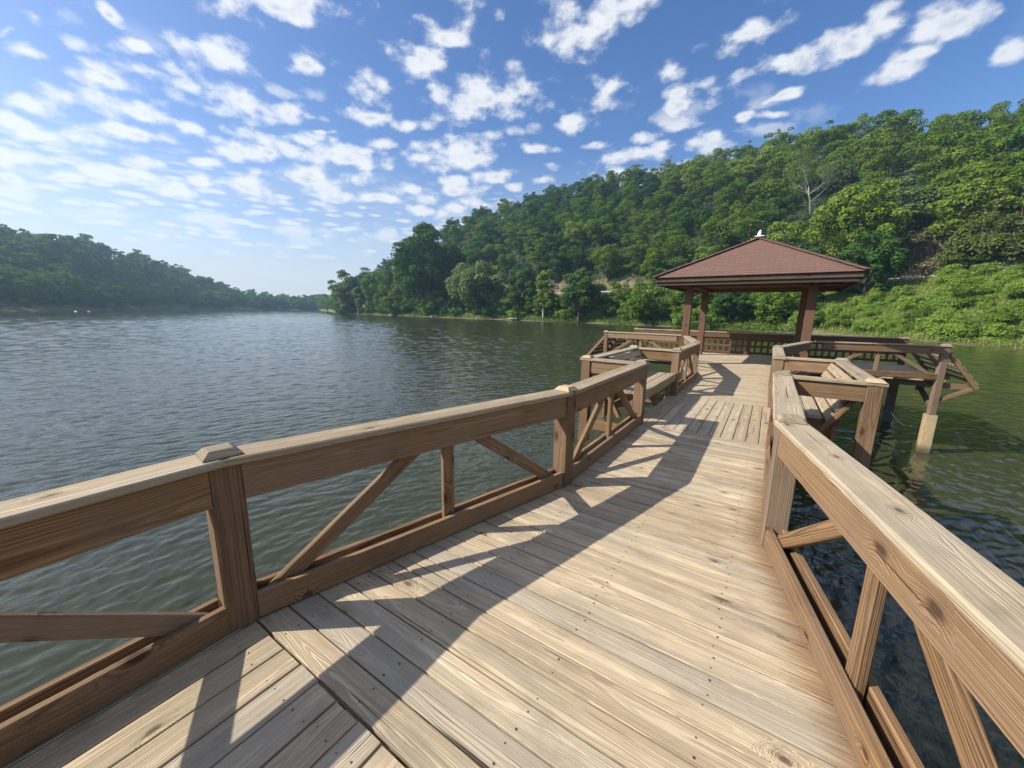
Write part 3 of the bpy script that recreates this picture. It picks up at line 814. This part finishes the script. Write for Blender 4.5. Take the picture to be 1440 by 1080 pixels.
# hero trees: bigger leaf counts
proto('oak', 'round', 'dark', 34, 15.5, 15000, .95, 301, base=.12, nl=60, rl=(.16, .30))
proto('oak2', 'round', 'mid', 26, 9.5, 9000, .85, 302, base=.06, nl=50, rl=(.18, .32))
proto('point', 'round', 'grey', 24, 9.0, 8000, .85, 303, base=.05, nl=46, rl=(.18, .32))
proto('willow', 'willow', 'grey', 17, 9.5, 9000, .75, 304, base=.16, nl=46, rl=(.16, .3))
proto('shore_dark', 'round', 'dark', 16, 6.5, 8000, .62, 305, base=.06, nl=44, rl=(.18, .32))
proto('slender', 'round', 'light', 17, 3.4, 4500, .55, 306, base=.24, nl=34, rl=(.25, .42), bark='palebark')
proto('bright', 'round', 'light', 27, 11.5, 15000, .72, 307, base=.18, nl=64, rl=(.16, .28))
proto('shore_mid', 'round', 'mid', 11, 6.2, 7000, .52, 308, base=.04, nl=44, rl=(.17, .3))
HERO = [   # key, azimuth, distance, height, width, name, label
    ('oak', -45.9, 203, 43, .98, 'broadleaf_tree', 'huge dark round tree towering over the lake point'),
    ('oak2', -51.2, 238, 26, .95, 'broadleaf_tree', 'tall mid-green tree sloping down from the huge dark tree at the point'),
    ('oak2', -49.3, 224, 24, .9, 'broadleaf_tree', 'mid-green tree directly beneath the huge dark tree, leafy to the water'),
    ('oak2', -55.6, 270, 23, 1.0, 'broadleaf_tree', 'full green tree just inland of the tip of the lake point'),
    ('point', -56.5, 272, 27, 1.15, 'broadleaf_tree', 'grey-green rounded tree at the very tip of the lake point'),
    ('shore_mid', -57.0, 276, 13, 1.3, 'broadleaf_tree', 'low bushy tree at the outermost tip of the lake point'),
    ('oak2', -53.0, 252, 25, .85, 'broadleaf_tree', 'mid-green tree behind the small yellowish tree at the point'),
    ('shore_mid', -50.6, 226, 13, 1.2, 'broadleaf_tree', 'bushy low tree hiding the foot of the tall mid-green tree at the point'),
    ('shore_mid', -45.2, 196, 12, 1.2, 'broadleaf_tree', 'bushy low tree at the foot of the huge dark tree'),
    ('shore_dark', -54.2, 262, 22, .75, 'broadleaf_tree', 'narrow dark tree behind the tip of the lake point'),
    ('slender', -55.1, 258, 17, 1.0, 'broadleaf_tree', 'small yellowish tree tucked in front of the tip of the point'),
    ('oak2', -43.2, 206, 22, .9, 'broadleaf_tree', 'dark-trunked tree between the huge dark tree and the pale willow'),
    ('willow', -38.9, 172, 23, 1.1, 'willow_tree', 'pale grey-green willow with drooping sprays leaning over the shore'),
    ('shore_dark', -32.1, 155, 19, .9, 'broadleaf_tree', 'dark cone-shaped tree on the shore next to the pale willow'),
    ('slender', -29.1, 146, 18.5, .95, 'broadleaf_tree', 'slender pale tree with a light trunk between two dark shore trees'),
    ('shore_dark', -24.0, 136, 17, 1.12, 'broadleaf_tree', 'broad dark shore tree near the pale guardrail'),
    ('shore_mid', -15.0, 124, 12.5, 1.05, 'broadleaf_tree', 'low bushy tree on the bank just below the guardrail'),
    ('shore_mid', -9.5, 122, 12, 1.0, 'broadleaf_tree', 'bushy tree seen between the paired gazebo posts'),
    ('shore_dark', -4.6, 113, 10.5, 1.15, 'broadleaf_tree', 'dense dark tree filling the view through the gazebo'),
    ('shore_mid', .2, 110, 9.5, 1.1, 'broadleaf_tree', 'leafy tree beside the shaded right gazebo post'),
    ('bright', 6.4, 136, 26, .92, 'broadleaf_tree', 'large yellow-green tree rising above the gazebo roof corner'),
    ('shore_dark', 8.0, 122, 16, 1.05, 'broadleaf_tree', 'dark-leaved tree added as the shaded lower part of the large yellow-green tree'),  # dark leaves stand in for shade under the yellow-green crown
    ('shore_dark', 3.0, 118, 15, 1.0, 'broadleaf_tree', 'dark tree peeking over the lower edge of the gazebo roof'),
    (('cedar', 0), 15.5, 132, 15, 1.2, 'cedar_tree', 'olive conical cedar beside the bare brown slope'),
    (('cedar', 0), 17.4, 128, 13, 1.3, 'cedar_tree', 'smaller olive cedar farther from the bare brown slope, above the guardrail'),
]
occupied = []
for key, az, r_, hm, w_, nm, lb in HERO:
    x, y = polar(az, r_); tree(key, x, y, hm, nm, lb, width=w_); occupied.append((x, y, 7.0 if hm > 20 else 4.0))
for d_ in (186, 178, 170, 162): occupied.append(polar(2.3, d_) + (8.0,))
occupied.append(polar(-46.6, 196) + (14.0,))

# hillside forest: about 270 single trees, copied with their trunk and crown
cand = []
g2 = random.Random(5)
tries = 0
while len(cand) < 262 and tries < 60000:
    tries += 1
    az = g2.uniform(-54, 26); ds, dr, ro, hr = [float(t) for t in az_tab(az)]
    u = g2.random() ** .85
    r_ = ds + 50 + u * (dr - 42)
    if az < -40: r_ = ds + 14 + u * (dr - 4)
    x, y = polar(az, r_)
    sp = 9.0 + 3.0 * u if az < -4 else 11.0 + 3.5 * u
    if 9.6 < az < 13.8 and r_ < ds + 76: continue
    if 13.4 < az < 18.5 and r_ < ds + 56: continue                # bare earth gap
    if any((x - a) ** 2 + (y - b_) ** 2 < (sp if len(q_) < 3 else max(q_[2], 6.0)) ** 2 for q_ in cand + occupied for a, b_ in [q_[:2]]): continue
    cand.append((x, y))
KIND = {
    'mid': ('mid-green broadleaf tree in the hillside forest beyond the road', 'mid-green forest trees'),
    'dark': ('dark green broadleaf tree in the hillside forest beyond the road', 'dark green forest trees'),
    'light': ('yellowish-green broadleaf tree in the hillside forest beyond the road', 'yellowish-green forest trees'),
    'tall': ('tall narrow mid-green tree in the hillside forest beyond the road', 'tall narrow forest trees'),
    'grey': ('greyish-green broadleaf tree in the hillside forest beyond the road', 'greyish-green forest trees'),
}
for (x, y) in cand:
    az = math.degrees(math.atan2(x, y))
    wts = (3, 6.0, .5, 2, 1.2) if az < -12 else (5.5, 2, 2.4, 2, .4)
    kd = g2.choices(('mid', 'dark', 'light', 'tall', 'grey'), wts)[0]
    keys = [k_ for k_ in PROTO if isinstance(k_, tuple) and k_[0] == kd]
    hm = (g2.uniform(11, 17.5) if kd != 'tall' else g2.uniform(15, 20)) * (1.0 if az < -4 else 1.25)
    tree(g2.choice(keys), x, y, hm, 'forest_tree', KIND[kd][0], KIND[kd][1], width=g2.uniform(.92, 1.4))

# shore trees and shrubs between lake and road
def bush_proto(key, mat, seed, n, size, h=3.0, rx=2.2):
    lo = lobes_round(h, rx, 16, seed, base=-.1, rl=(.28, .45))
    v, lv = leaf_arrays(lo, n, size, seed, up=.6)
    PROTO[key] = (leaf_mesh('crown', v, lv, LM[mat]), tube_mesh('stem', trunk_paths(h, .06, seed, lo, 5), M['bark']), h)
for q in range(3): bush_proto(('bush', q), 'shrub', 400 + q, 3000, .22)
for q in range(2): bush_proto(('dbush', q), 'mid', 420 + q, 2400, .28)
nb = 0; bl = []
while nb < 230:
    az = g2.uniform(-54, 24) if nb % 2 else g2.uniform(5, 22); ds = float(az_tab(az)[0])
    if az > 6: r_ = ds + g2.uniform(3, 38)
    else: r_ = ds + g2.uniform(2.5, 16)
    x, y = polar(az, r_)
    if az > 9 and az < 14 and r_ > ds + 26: continue
    if any((x - a) ** 2 + (y - b_) ** 2 < 2.1 ** 2 for a, b_ in bl): continue
    bl.append((x, y))
    if az > 5:
        if g2.random() < .35: tree(g2.choice([('dbush', 0), ('dbush', 1)]), x, y, g2.uniform(1.0, 2.6), 'shrub', 'darker green shrub on the sunlit bank below the road', 'darker shrubs on the sunlit bank', width=g2.uniform(.9, 1.5), cat='shrub')
        else: tree(g2.choice([('bush', 0), ('bush', 1), ('bush', 2)]), x, y, g2.uniform(1.2, 3.0), 'shrub', 'bright green shrub on the sunlit bank below the road', 'bright shrubs on the sunlit bank', width=g2.uniform(.8, 1.4), cat='shrub')
    else:
        tree(g2.choice([('dbush', 0), ('dbush', 1), ('bush', 2)]), x, y, g2.uniform(2.0, 5.0), 'shrub', 'low green shrub at the waterline below the forest', 'shrubs along the waterline', width=g2.uniform(.9, 1.4), cat='shrub')
    nb += 1

for q_ in range(22):
    az = -52 + q_ * 1.75 + g2.uniform(-.5, .5); ds = float(az_tab(az)[0]); x, y = polar(az, ds + g2.uniform(4, 15))
    kd = g2.choice(('dark', 'mid'))
    tree({'dark': 'shore_dark', 'mid': 'shore_mid'}[kd], x, y, g2.uniform(5.5, 10.5), 'shore_tree', {'dark': 'small dark green tree on the shore between larger trees', 'mid': 'small mid-green tree on the shore between larger trees'}[kd], {'dark': 'small dark shore trees', 'mid': 'small mid-green shore trees'}[kd], width=g2.uniform(1.0, 1.4))
for q_ in range(26):
    az = -34 + q_ * 1.15 + g2.uniform(-.4, .4); ds = float(az_tab(az)[0]); x, y = polar(az, ds + g2.uniform(49, 57))
    tree(g2.choice([('dbush', 0), ('dbush', 1)]), x, y, g2.uniform(2.2, 4.8), 'shrub', 'green shrub on the cut slope just above the road', 'shrubs above the road', width=g2.uniform(1.0, 1.6), cat='shrub')
# ground cover on the bank and undergrowth on the hill: uncountable
def cover(name, n, azr, rfun, size, mat, seed, hgt, blade=False):
    g = np.random.default_rng(seed)
    az = g.uniform(azr[0], azr[1], n); ds, dr, ro, hr = az_tab(az); r_ = rfun(ds, dr, g, n)
    x = r_ * np.sin(np.radians(az)); y = r_ * np.cos(np.radians(az)); z = height(x, y)
    clump = .5 + .5 * hsh(x, y, 3.1) * hsh(y, x, 5.3)
    p = np.stack([x, y, z + hgt * g.random(n) * (.3 + clump)], 1); p[:, 2] = np.maximum(p[:, 2], WATER + .12)
    nn = g.normal(size=(n, 3)) * .7 + [0, 0, .9]; nn /= np.linalg.norm(nn, axis=1)[:, None]
    a = np.cross(nn, g.normal(size=(n, 3))); a /= np.linalg.norm(a, axis=1)[:, None]; b_ = np.cross(nn, a)
    s = size * (.5 + g.random(n))
    if blade:
        a = g.normal(size=(n, 3)) * .28 + [0, 0, 1.0]; b_ = np.cross(a, g.normal(size=(n, 3))); b_ *= .16 / np.linalg.norm(b_, axis=1)[:, None]; p[:, 2] = np.maximum(z, WATER) + s * .8
    v = np.stack([p - a * s[:, None], p + b_ * (s * .6)[:, None], p + a * s[:, None], p - b_ * (s * .6)[:, None]], 1).reshape(-1, 3)
    props(link(name, leaf_mesh(name, v, g.random(n), LM[mat])), kind='stuff')
cover('bank_vegetation', 120000, (2, 30), lambda ds, dr, g, n: ds + 1.0 + 38.5 * g.random(n) ** .8, .105, 'shrub', 51, 1.1)
cover('bank_grass', 36000, (3, 30), lambda ds, dr, g, n: ds + .8 + 39 * g.random(n) ** .75, .42, 'straw', 56, .2, True)
cover('shore_undergrowth', 80000, (-57.5, 4), lambda ds, dr, g, n: ds + .7 + 38.5 * g.random(n) ** 1.2, .20, 'mid', 52, 1.6)
cover('forest_undergrowth', 90000, (-54, 27), lambda ds, dr, g, n: ds + 47.5 + (dr - 36) * g.random(n) ** 1.15, .40, 'dark', 53, 3.0)

cover('dry_brush', 22000, (9.2, 14.8), lambda ds, dr, g, n: ds + 46 + 27 * g.random(n) ** 1.1, .20, 'dry', 54, 1.3)

# far wooded shores across the lake: one mass
def far_forest():
    g = np.random.default_rng(77); V = []; LV = []
    pro = []
    for q in range(5):
        lo = lobes_round(13 + q, 5.4, 16, 500 + q, base=.08); pro.append(leaf_arrays(lo, 620, 1.5, 600 + q, up=.4))
    n = 0
    pts = []
    while n < 900:
        az = g.uniform(-106, -57.2); ds, dr, ro, hr = [float(t) for t in az_tab(az)]
        r_ = ds + 4 + g.random() * (dr + 12)
        x, y = polar(az, r_)
        n += 1
        v, lv = pro[g.integers(5)]
        t = g.uniform(0, 6.28); s = g.uniform(.7, 1.2); wd = g.uniform(.95, 1.3)
        rm = np.array([[math.cos(t), -math.sin(t), 0], [math.sin(t), math.cos(t), 0], [0, 0, 1]])
        V.append((v * [s * wd, s * wd, s]) @ rm.T + [x, y, float(height(x, y)) - .4]); LV.append(np.clip(lv * .6 + g.uniform(-.1, .35), 0, 1))
    me_ = leaf_mesh('far_forest', np.vstack(V), np.concatenate(LV), LM['mid'])
    props(link('far_forest', me_), kind='stuff')
far_forest()

# bare grey tree
def bare_tree():
    g = random.Random(31); paths = []
    def grow(p, d, L, r_, depth):
        n = 4; pts = [(p.copy(), r_)]
        for i in range(n):
            d = (d + Vector((g.uniform(-.22, .22), g.uniform(-.22, .22), g.uniform(-.08, .16)))).normalized()
            p = p + d * (L / n); pts.append((p.copy(), r_ * (1 - .5 * (i + 1) / n)))
        paths.append(pts)
        if depth > 0:
            for q in range(g.choice((2, 3, 3)) + (1 if depth > 3 else 0)):
                k = g.randint(2, n); pp = Vector(pts[k][0])
                ax = Vector((g.uniform(-1, 1), g.uniform(-1, 1), g.uniform(-.1, .6))).normalized()
                grow(pp, (d * .62 + ax * .95).normalized(), L * g.uniform(.58, .78), pts[k][1] * .68, depth - 1)
    grow(Vector((0, 0, -.5)), Vector((0, 0, 1)), 10.5, .28, 5)
    x, y = polar(2.3, 184)
    root = thing('bare_tree', 'half-bare grey tree with pale spreading branches against the green hill', 'tree', (x, y, float(height(x, y))))
    tr = bpy.data.objects.new('trunk', tube_mesh('trunk', paths[:1], M['greybark'])); COL.objects.link(tr); tr.parent = root
    tr = bpy.data.objects.new('branches', tube_mesh('branches', paths[1:], M['greybark'], 5)); COL.objects.link(tr); tr.parent = root
    tips = [tuple(p_[-1][0]) + (1.1, .9) for p_ in paths if p_[-1][1] < .06]
    v, lv = leaf_arrays([t_ for t_ in tips[::2]], 5200, .30, 91, inner=.1)
    cr = bpy.data.objects.new('crown', leaf_mesh('crown', v, lv, LM['grey'])); COL.objects.link(cr); cr.parent = root
bare_tree()

# guardrail along the road, in the two stretches the trees leave open
def guardrail(label, a0, a1):
    pts = []
    for az in np.arange(a0, a1, .55):
        ds = float(az_tab(az)[0]); x, y = polar(az, ds + 41.5); pts.append(Vector((x, y, float(height(x, y)))))
    root = thing('guardrail', label, 'guardrail', tuple(pts[0]), 'guardrail beside the road')
    m_ = MB()
    for i in range(len(pts) - 1): m_.board(pts[i] + Vector((0, 0, .78)), pts[i + 1] + Vector((0, 0, .78)), .06, .34, c=.01)
    m_.build('rail', M['steel'], root)
    for p in pts[::2]: quick('post', M['steel'], root, p + Vector((0, 0, -.3)), p + Vector((0, 0, 1.0)), .16, .16, up=(0, 1, 0))
guardrail('pale metal guardrail on the road above the shore trees, ending behind the gazebo roof', -27, -9)
guardrail('short stretch of pale guardrail above the sunlit shrub bank', 8.5, 18)

# road, as a low sheet on the bench
rv = []; rfc = []
for i, az in enumerate(np.arange(-52, 30.1, .5)):
    ds = float(az_tab(az)[0])
    for o_ in (42.4, 46.6):
        x, y = polar(az, ds + o_); x2, y2 = polar(az, ds + 44); rv.append((x, y, float(max(height(x, y), height(x2, y2))) + .12))
    if i: b0 = 2 * i; rfc.append((b0 - 2, b0, b0 + 1, b0 - 1))
me = bpy.data.meshes.new('road'); me.from_pydata(rv, [], rfc); me.materials.append(flat('asphalt', (.055, .055, .055), .9)); me.update()
props(link('road', me), kind='structure')

# pale driftwood log and tiny boats
def log(az, dr_, L, yaw, label):
    ds = float(az_tab(az)[0]); x, y = polar(az, ds + dr_); z = max(float(height(x, y)), WATER) + .22
    d = Vector((math.cos(yaw), math.sin(yaw), .10))
    P0 = Vector((0, 0, 0))
    ps = [[(P0 + d * (L * u) + Vector((0, 0, .12 * math.sin(u * 5))), .22 * (1 - .5 * u)) for u in np.linspace(0, 1, 7)],
          [(P0 + d * (L * .55), .10), (P0 + d * (L * .66) + Vector((.1, .2, .55)), .05)], [(P0 + d * (L * .8), .08), (P0 + d * (L * .95) + Vector((-.1, -.3, .4)), .03)]]
    o = link('driftwood_log', tube_mesh('driftwood_log', ps, M['palebark'])); o.location = (x, y, z)
    props(o, label, 'log')
log(-34.2, 1.2, 6.5, R(-25), 'pale bare driftwood log lying on the shore below the dark cone-shaped tree')
log(-45.5, 1.0, 5.0, R(10), 'grey driftwood log at the waterline below the huge dark tree')
def buoy(az, r_, tilt, label):
    x, y = polar(az, r_)
    root = thing('buoy', label, 'buoy', (x, y, WATER), 'white buoys by the far shore'); root.rotation_euler = (tilt, tilt * .5, 0)
    prof = [(.05, -.25), (.42, -.2), (.62, .0), (.66, .18), (.55, .38), (.30, .50), (.12, .56)]
    m1 = tube_mesh('float', [[((0, 0, z_), r__) for r__, z_ in prof]], M['white'], 12)
    m2 = tube_mesh('mast', [[((0, 0, .5), .07), ((0, 0, .95), .05)], [((0, 0, .92), .12), ((0, 0, 1.08), .10)]], M['white'], 8)
    for nm, me_ in (('float', m1), ('mast', m2)):
        o = bpy.data.objects.new(nm, me_); COL.objects.link(o); o.parent = root
    root.scale = (.85, .85, .7)
buoy(-81.75, 262, R(14), 'small white buoy by the far wooded shore, the one closer to the picture edge')
buoy(-80.9, 266, R(-10), 'small white buoy by the far wooded shore, the one closer to mid-lake')

# ------------------------------------------------------------------ haze
def haze():
    me_ = bpy.data.meshes.new('haze'); s = 800.0; z0, z1 = -22.0, 128.0
    v = [(sx * s, sy * s, z_) for z_ in (z0, z1) for sx, sy in ((-1, -1), (1, -1), (1, 1), (-1, 1))]
    me_.from_pydata(v, [], [(3, 2, 1, 0), (4, 5, 6, 7), (0, 1, 5, 4), (1, 2, 6, 5), (2, 3, 7, 6), (3, 0, 4, 7)])
    m = bpy.data.materials.new('haze_air'); m.use_nodes = True; t = m.node_tree; t.nodes.clear()
    o = t.nodes.new('ShaderNodeOutputMaterial'); pv = t.nodes.new('ShaderNodeVolumePrincipled')
    pv.inputs['Color'].default_value = (.48, .74, 1.0, 1); pv.inputs['Density'].default_value = .00037; pv.inputs['Anisotropy'].default_value = .45
    t.links.new(pv.outputs[0], o.inputs['Volume']); me_.materials.append(m); me_.update()
    props(link('haze', me_), kind='stuff')
haze()

# ------------------------------------------------------------------ camera
PITCH, ROLL, YAW = R(10.75), R(.96), R(33.5)
c_, s_ = math.cos(PITCH), math.sin(PITCH)
Rz = Matrix.Rotation(YAW, 3, 'Z')
F = Vector((0, c_, -s_)); U = Vector((0, s_, c_)); X_ = Vector((1, 0, 0))
R2 = X_ * math.cos(ROLL) + U * math.sin(ROLL); U2 = -X_ * math.sin(ROLL) + U * math.cos(ROLL)
R2, U2, F = Rz @ R2, Rz @ U2, Rz @ F
cam = bpy.data.cameras.new('camera'); cam.sensor_width = 36; cam.lens = 36 * 541 / 1440; cam.clip_start = .02; cam.clip_end = 6000
co = bpy.data.objects.new('camera', cam); COL.objects.link(co)
mt = Matrix((R2, U2, -F)).transposed().to_4x4(); mt.translation = Vector((0, 0, 1.6)); co.matrix_world = mt
SC.camera = co

# ------------------------------------------------------------------ sun, sky and clouds
SUN_AZ, SUN_EL = R(-129), R(37.5)
sun = bpy.data.lights.new('sun', 'SUN'); sun.energy = 5.0; sun.angle = R(.5); sun.color = (1.0, .93, .82)
so = bpy.data.objects.new('sun', sun); COL.objects.link(so)
sd_ = Vector((math.sin(SUN_AZ) * math.cos(SUN_EL), math.cos(SUN_AZ) * math.cos(SUN_EL), math.sin(SUN_EL)))
so.rotation_euler = sd_.to_track_quat('Z', 'Y').to_euler(); so.location = sd_ * 50 + Vector((0, 0, 20))

def px_dir(x, y):
    d = R2 * ((x - 720) / 541) + U2 * ((540 - y) / 541) + F
    return d
def px_plane(x, y):
    d = px_dir(x, y); z = max(d.z, .02); return np.array([d.x / z, d.y / z])
# clouds of the photograph: x, y, half width, half height, tilt (deg, clockwise in the picture)
CL = [(55, 25, 45, 14, 22), (8, 42, 18, 14, 20), (155, 20, 25, 9, 35), (205, 72, 32, 11, 15), (315, 75, 72, 34, 14), (175, 118, 46, 21, 15), (425, 95, 32, 20, 30),
      (395, 10, 105, 28, 8), (330, 145, 95, 28, 14), (415, 165, 25, 14, 10), (165, 155, 62, 20, 10), (190, 190, 55, 12, 8), (250, 180, 40, 18, 25), (40, 140, 40, 12, 12), (75, 195, 60, 11, 10),
      (600, 75, 52, 36, -28), (635, 55, 28, 20, 0), (520, 130, 38, 24, 20), (517, 163, 28, 14, 10), (680, 145, 88, 38, -22), (590, 175, 30, 10, 0), (800, 45, 62, 42, -25), (860, 20, 80, 30, -25),
      (665, 5, 40, 18, 0), (850, 130, 52, 28, -18), (800, 170, 40, 18, -25), (942, 95, 28, 17, 0), (955, 145, 34, 28, -25), (1020, 125, 40, 22, -28), (1065, 30, 62, 26, -30),
      (1130, 85, 52, 26, -20), (1200, 60, 75, 26, -28), (1270, 100, 60, 18, -25), (1340, 35, 70, 24, -30), (1300, 75, 45, 16, -22), (1425, 75, 35, 18, -30), (1120, 128, 28, 7, -18), (1240, 25, 30, 18, -30),
      (640, 215, 58, 24, -5), (690, 245, 30, 12, 0), (480, 222, 75, 20, 4), (440, 255, 60, 22, 6), (340, 262, 50, 20, 8), (520, 255, 28, 10, 0), (275, 250, 35, 16, 14), (380, 215, 22, 11, 0), (327, 210, 20, 10, 0),
      (860, 222, 45, 14, -8), (905, 215, 40, 16, -8), (750, 210, 22, 8, 0), (570, 265, 35, 11, 0), (640, 265, 45, 12, 0), (530, 280, 30, 10, 0), (270, 210, 30, 8, 5), (270, 225, 40, 10, 8), (85, 250, 45, 8, 8), (165, 245, 50, 10, 8), (20, 250, 30, 10, 8),
      (1000, 190, 30, 12, -5), (1060, 160, 20, 9, -10), (1100, 158, 20, 8, 0), (450, 190, 25, 5, 0)]
world = bpy.data.worlds.new('World'); SC.world = world; world.use_nodes = True
wt = world.node_tree; wt.nodes.clear(); k = NT(wt)
wo = k.n('ShaderNodeOutputWorld'); bg = k.n('ShaderNodeBackground'); wt.links.new(bg.outputs[0], wo.inputs[0])
sky = k.n('ShaderNodeTexSky'); sky.sky_type = 'NISHITA'; sky.sun_disc = False
sky.sun_elevation = SUN_EL; sky.sun_rotation = SUN_AZ; sky.air_density = 1.0; sky.dust_density = .9; sky.ozone_density = 2.0
tc = k.n('ShaderNodeTexCoord').outputs['Generated']
dx, dy, dz = k.sep(tc)
zc = k.m('MAXIMUM', dz, .02)
pl = k.comb(k.m('DIVIDE', dx, zc), k.m('DIVIDE', dy, zc), 0.0)
dq = k.vm('MULTIPLY', tc, (1.0, 1.0, 1.7))
w1 = k.noise(dq, 5.0, 3, .55, out=1)
plw = k.vm('ADD', pl, k.vm('SCALE', k.vm('MULTIPLY', k.vm('SUBTRACT', w1, (.5, .5, .5)), (.11, .11, 0)), scale=k.m('DIVIDE', 1.0, k.m('MAXIMUM', dz, .15))))
acc = None
for (x, y, hw, hh, tl) in CL:
    c0 = px_plane(x, y)
    t = R(tl); J = np.stack([(px_plane(x + 2 * math.cos(t), y + 2 * math.sin(t)) - px_plane(x - 2 * math.cos(t), y - 2 * math.sin(t))) / 4 * hw,
                             (px_plane(x - 2 * math.sin(t), y + 2 * math.cos(t)) - px_plane(x + 2 * math.sin(t), y - 2 * math.cos(t))) / 4 * hh], 1)
    u_, sv, _ = np.linalg.svd(J)
    mp = k.n('ShaderNodeMapping', vector_type='TEXTURE')
    mp.inputs['Location'].default_value = (c0[0], c0[1], 0); mp.inputs['Rotation'].default_value = (0, 0, math.atan2(u_[1, 0], u_[0, 0]))
    mp.inputs['Scale'].default_value = (sv[0] * 1.08, sv[1] * 1.08, 1)
    k.put(mp.inputs['Vector'], plw)
    ln = k.vm('LENGTH', mp.outputs[0], out=1)
    acc = ln if acc is None else k.m('SMOOTH_MIN', acc, ln, .12)
f1 = k.noise(dq, 11.0, 5, .6); f2 = k.noise(dq, 30.0, 4, .62)
vc = k.n('ShaderNodeTexVoronoi', i_Scale=21.0, feature='SMOOTH_F1'); vc.inputs['Smoothness'].default_value = .3; k.put(vc.inputs['Vector'], k.vm('ADD', dq, k.vm('MULTIPLY', k.vm('SUBTRACT', w1, (.5, .5, .5)), (.06, .06, .06))))
cell = vc.outputs['Distance']
blob = k.m('ADD', k.m('SUBTRACT', 1.0, acc), k.m('ADD', k.m('MULTIPLY', k.m('SUBTRACT', f1, .5), 2.2), k.m('MULTIPLY', k.m('SUBTRACT', f2, .5), 1.6)))
blob = k.m('ADD', blob, k.m('MULTIPLY', k.m('SUBTRACT', .42, cell), 1.1))
al = k.m('POWER', k.ss(blob, -.16, .80), 1.15)
# small distant puffs toward the low sky
el = dz
pq = k.vm('ADD', k.vm('MULTIPLY', tc, (1.0, 1.0, 2.6)), k.vm('MULTIPLY', k.vm('SUBTRACT', w1, (.5, .5, .5)), (.07, .07, .07)))
sv_ = k.n('ShaderNodeTexVoronoi', i_Scale=13.0, feature='SMOOTH_F1'); sv_.inputs['Smoothness'].default_value = .25
k.put(sv_.inputs['Vector'], pq)
nb_ = k.noise(tc, 4.0, 3, .55)
puff = k.m('ADD', k.m('SUBTRACT', .42, sv_.outputs['Distance']), k.m('ADD', k.m('MULTIPLY', k.m('SUBTRACT', f1, .5), .9), k.m('MULTIPLY', k.m('SUBTRACT', f2, .5), .7)))
puff = k.m('ADD', puff, k.m('MULTIPLY', k.m('SUBTRACT', nb_, .5), .9))
leftness = k.ss(k.m('SUBTRACT', k.m('MULTIPLY', dx, -1.0), k.m('MULTIPLY', dy, .15)), -.30, .10)
low = k.m('MULTIPLY', k.ss(el, .44, .36, 0.0, 1.0), k.m('MULTIPLY', leftness, k.ss(el, .10, .20)))
pa = k.m('MULTIPLY', k.ss(puff, -.06, .30), k.m('MULTIPLY', low, .88))
pq2 = k.vm('ADD', k.vm('MULTIPLY', tc, (1.0, 1.0, 4.2)), k.vm('MULTIPLY', k.vm('SUBTRACT', w1, (.5, .5, .5)), (.05, .05, .05)))
sv2 = k.n('ShaderNodeTexVoronoi', i_Scale=22.0, feature='SMOOTH_F1'); sv2.inputs['Smoothness'].default_value = .25; k.put(sv2.inputs['Vector'], pq2)
puff2 = k.m('ADD', k.m('SUBTRACT', .45, sv2.outputs['Distance']), k.m('ADD', k.m('MULTIPLY', k.m('SUBTRACT', f2, .5), .8), k.m('MULTIPLY', k.m('SUBTRACT', nb_, .5), .8)))
low2 = k.m('MULTIPLY', k.m('MULTIPLY', k.ss(el, .30, .22), k.ss(el, .07, .14)), k.ss(dx, .15, -.1))
pa = k.m('MAXIMUM', pa, k.m('MULTIPLY', k.ss(puff2, -.05, .32), k.m('MULTIPLY', low2, .72)))
veil = k.m('MULTIPLY', k.ss(k.noise(pl, .8, 5, .6), .30, .70, .25, 1.0), k.m('MULTIPLY', k.ss(el, .36, .10, 0.0, .8), leftness))
veil = k.m('MAXIMUM', k.m('MULTIPLY', veil, .8), k.ss(el, .24, .0, 0.0, .92))
alpha = k.m('MAXIMUM', k.m('MULTIPLY', al, k.ss(dx, -.1, .5, .93, .82)), pa)
# unseen cloud added overhead and behind, to whiten the fill light and water reflections
fw = k.vm('DOT_PRODUCT', tc, tuple(F), out=1)
oth = k.m('ADD', k.m('SUBTRACT', k.noise(dq, 3.2, 5, .6), .5), k.m('MULTIPLY', k.m('SUBTRACT', f1, .5), .6))
alpha = k.m('MAXIMUM', alpha, k.m('MULTIPLY', k.ss(oth, -.10, .18), k.m('MULTIPLY', k.ss(fw, .42, .56, .85, 0.0), k.ss(el, .05, .25))))
thick = k.ss(blob, .55, 1.4)
ccol = k.mix(k.m('MULTIPLY', thick, k.ss(k.m('ADD', k.m('MULTIPLY', f2, .7), k.m('MULTIPLY', cell, .9)), .50, .95, .0, 1.0)), rgba((9.9, 10.1, 10.4)), rgba((6.0, 6.7, 7.7)))
hsv = k.n('ShaderNodeHueSaturation'); hsv.inputs['Saturation'].default_value = 1.27; hsv.inputs['Value'].default_value = 1.68
k.put(hsv.inputs['Color'], k.mix(1.0, sky.outputs[0], rgba((1.03, .945, 1.0)), 'MULTIPLY'))
col = k.mix(alpha, k.mix(veil, hsv.outputs[0], rgba((7.2, 7.8, 8.5))), ccol)
k.put(bg.inputs[0], col); bg.inputs[1].default_value = .060

# ------------------------------------------------------------------ render settings
SC.view_settings.view_transform = 'Standard'; SC.view_settings.look = 'None'; SC.view_settings.gamma = 1.0
SC.view_settings.exposure = .72; SC.view_settings.use_curve_mapping = False
SC.render.engine = 'CYCLES'
cy = SC.cycles
cy.use_denoising = True
cy.max_bounces = 6; cy.diffuse_bounces = 3; cy.glossy_bounces = 3; cy.transmission_bounces = 4; cy.volume_bounces = 0; cy.transparent_max_bounces = 6
cy.sample_clamp_indirect = 6.0
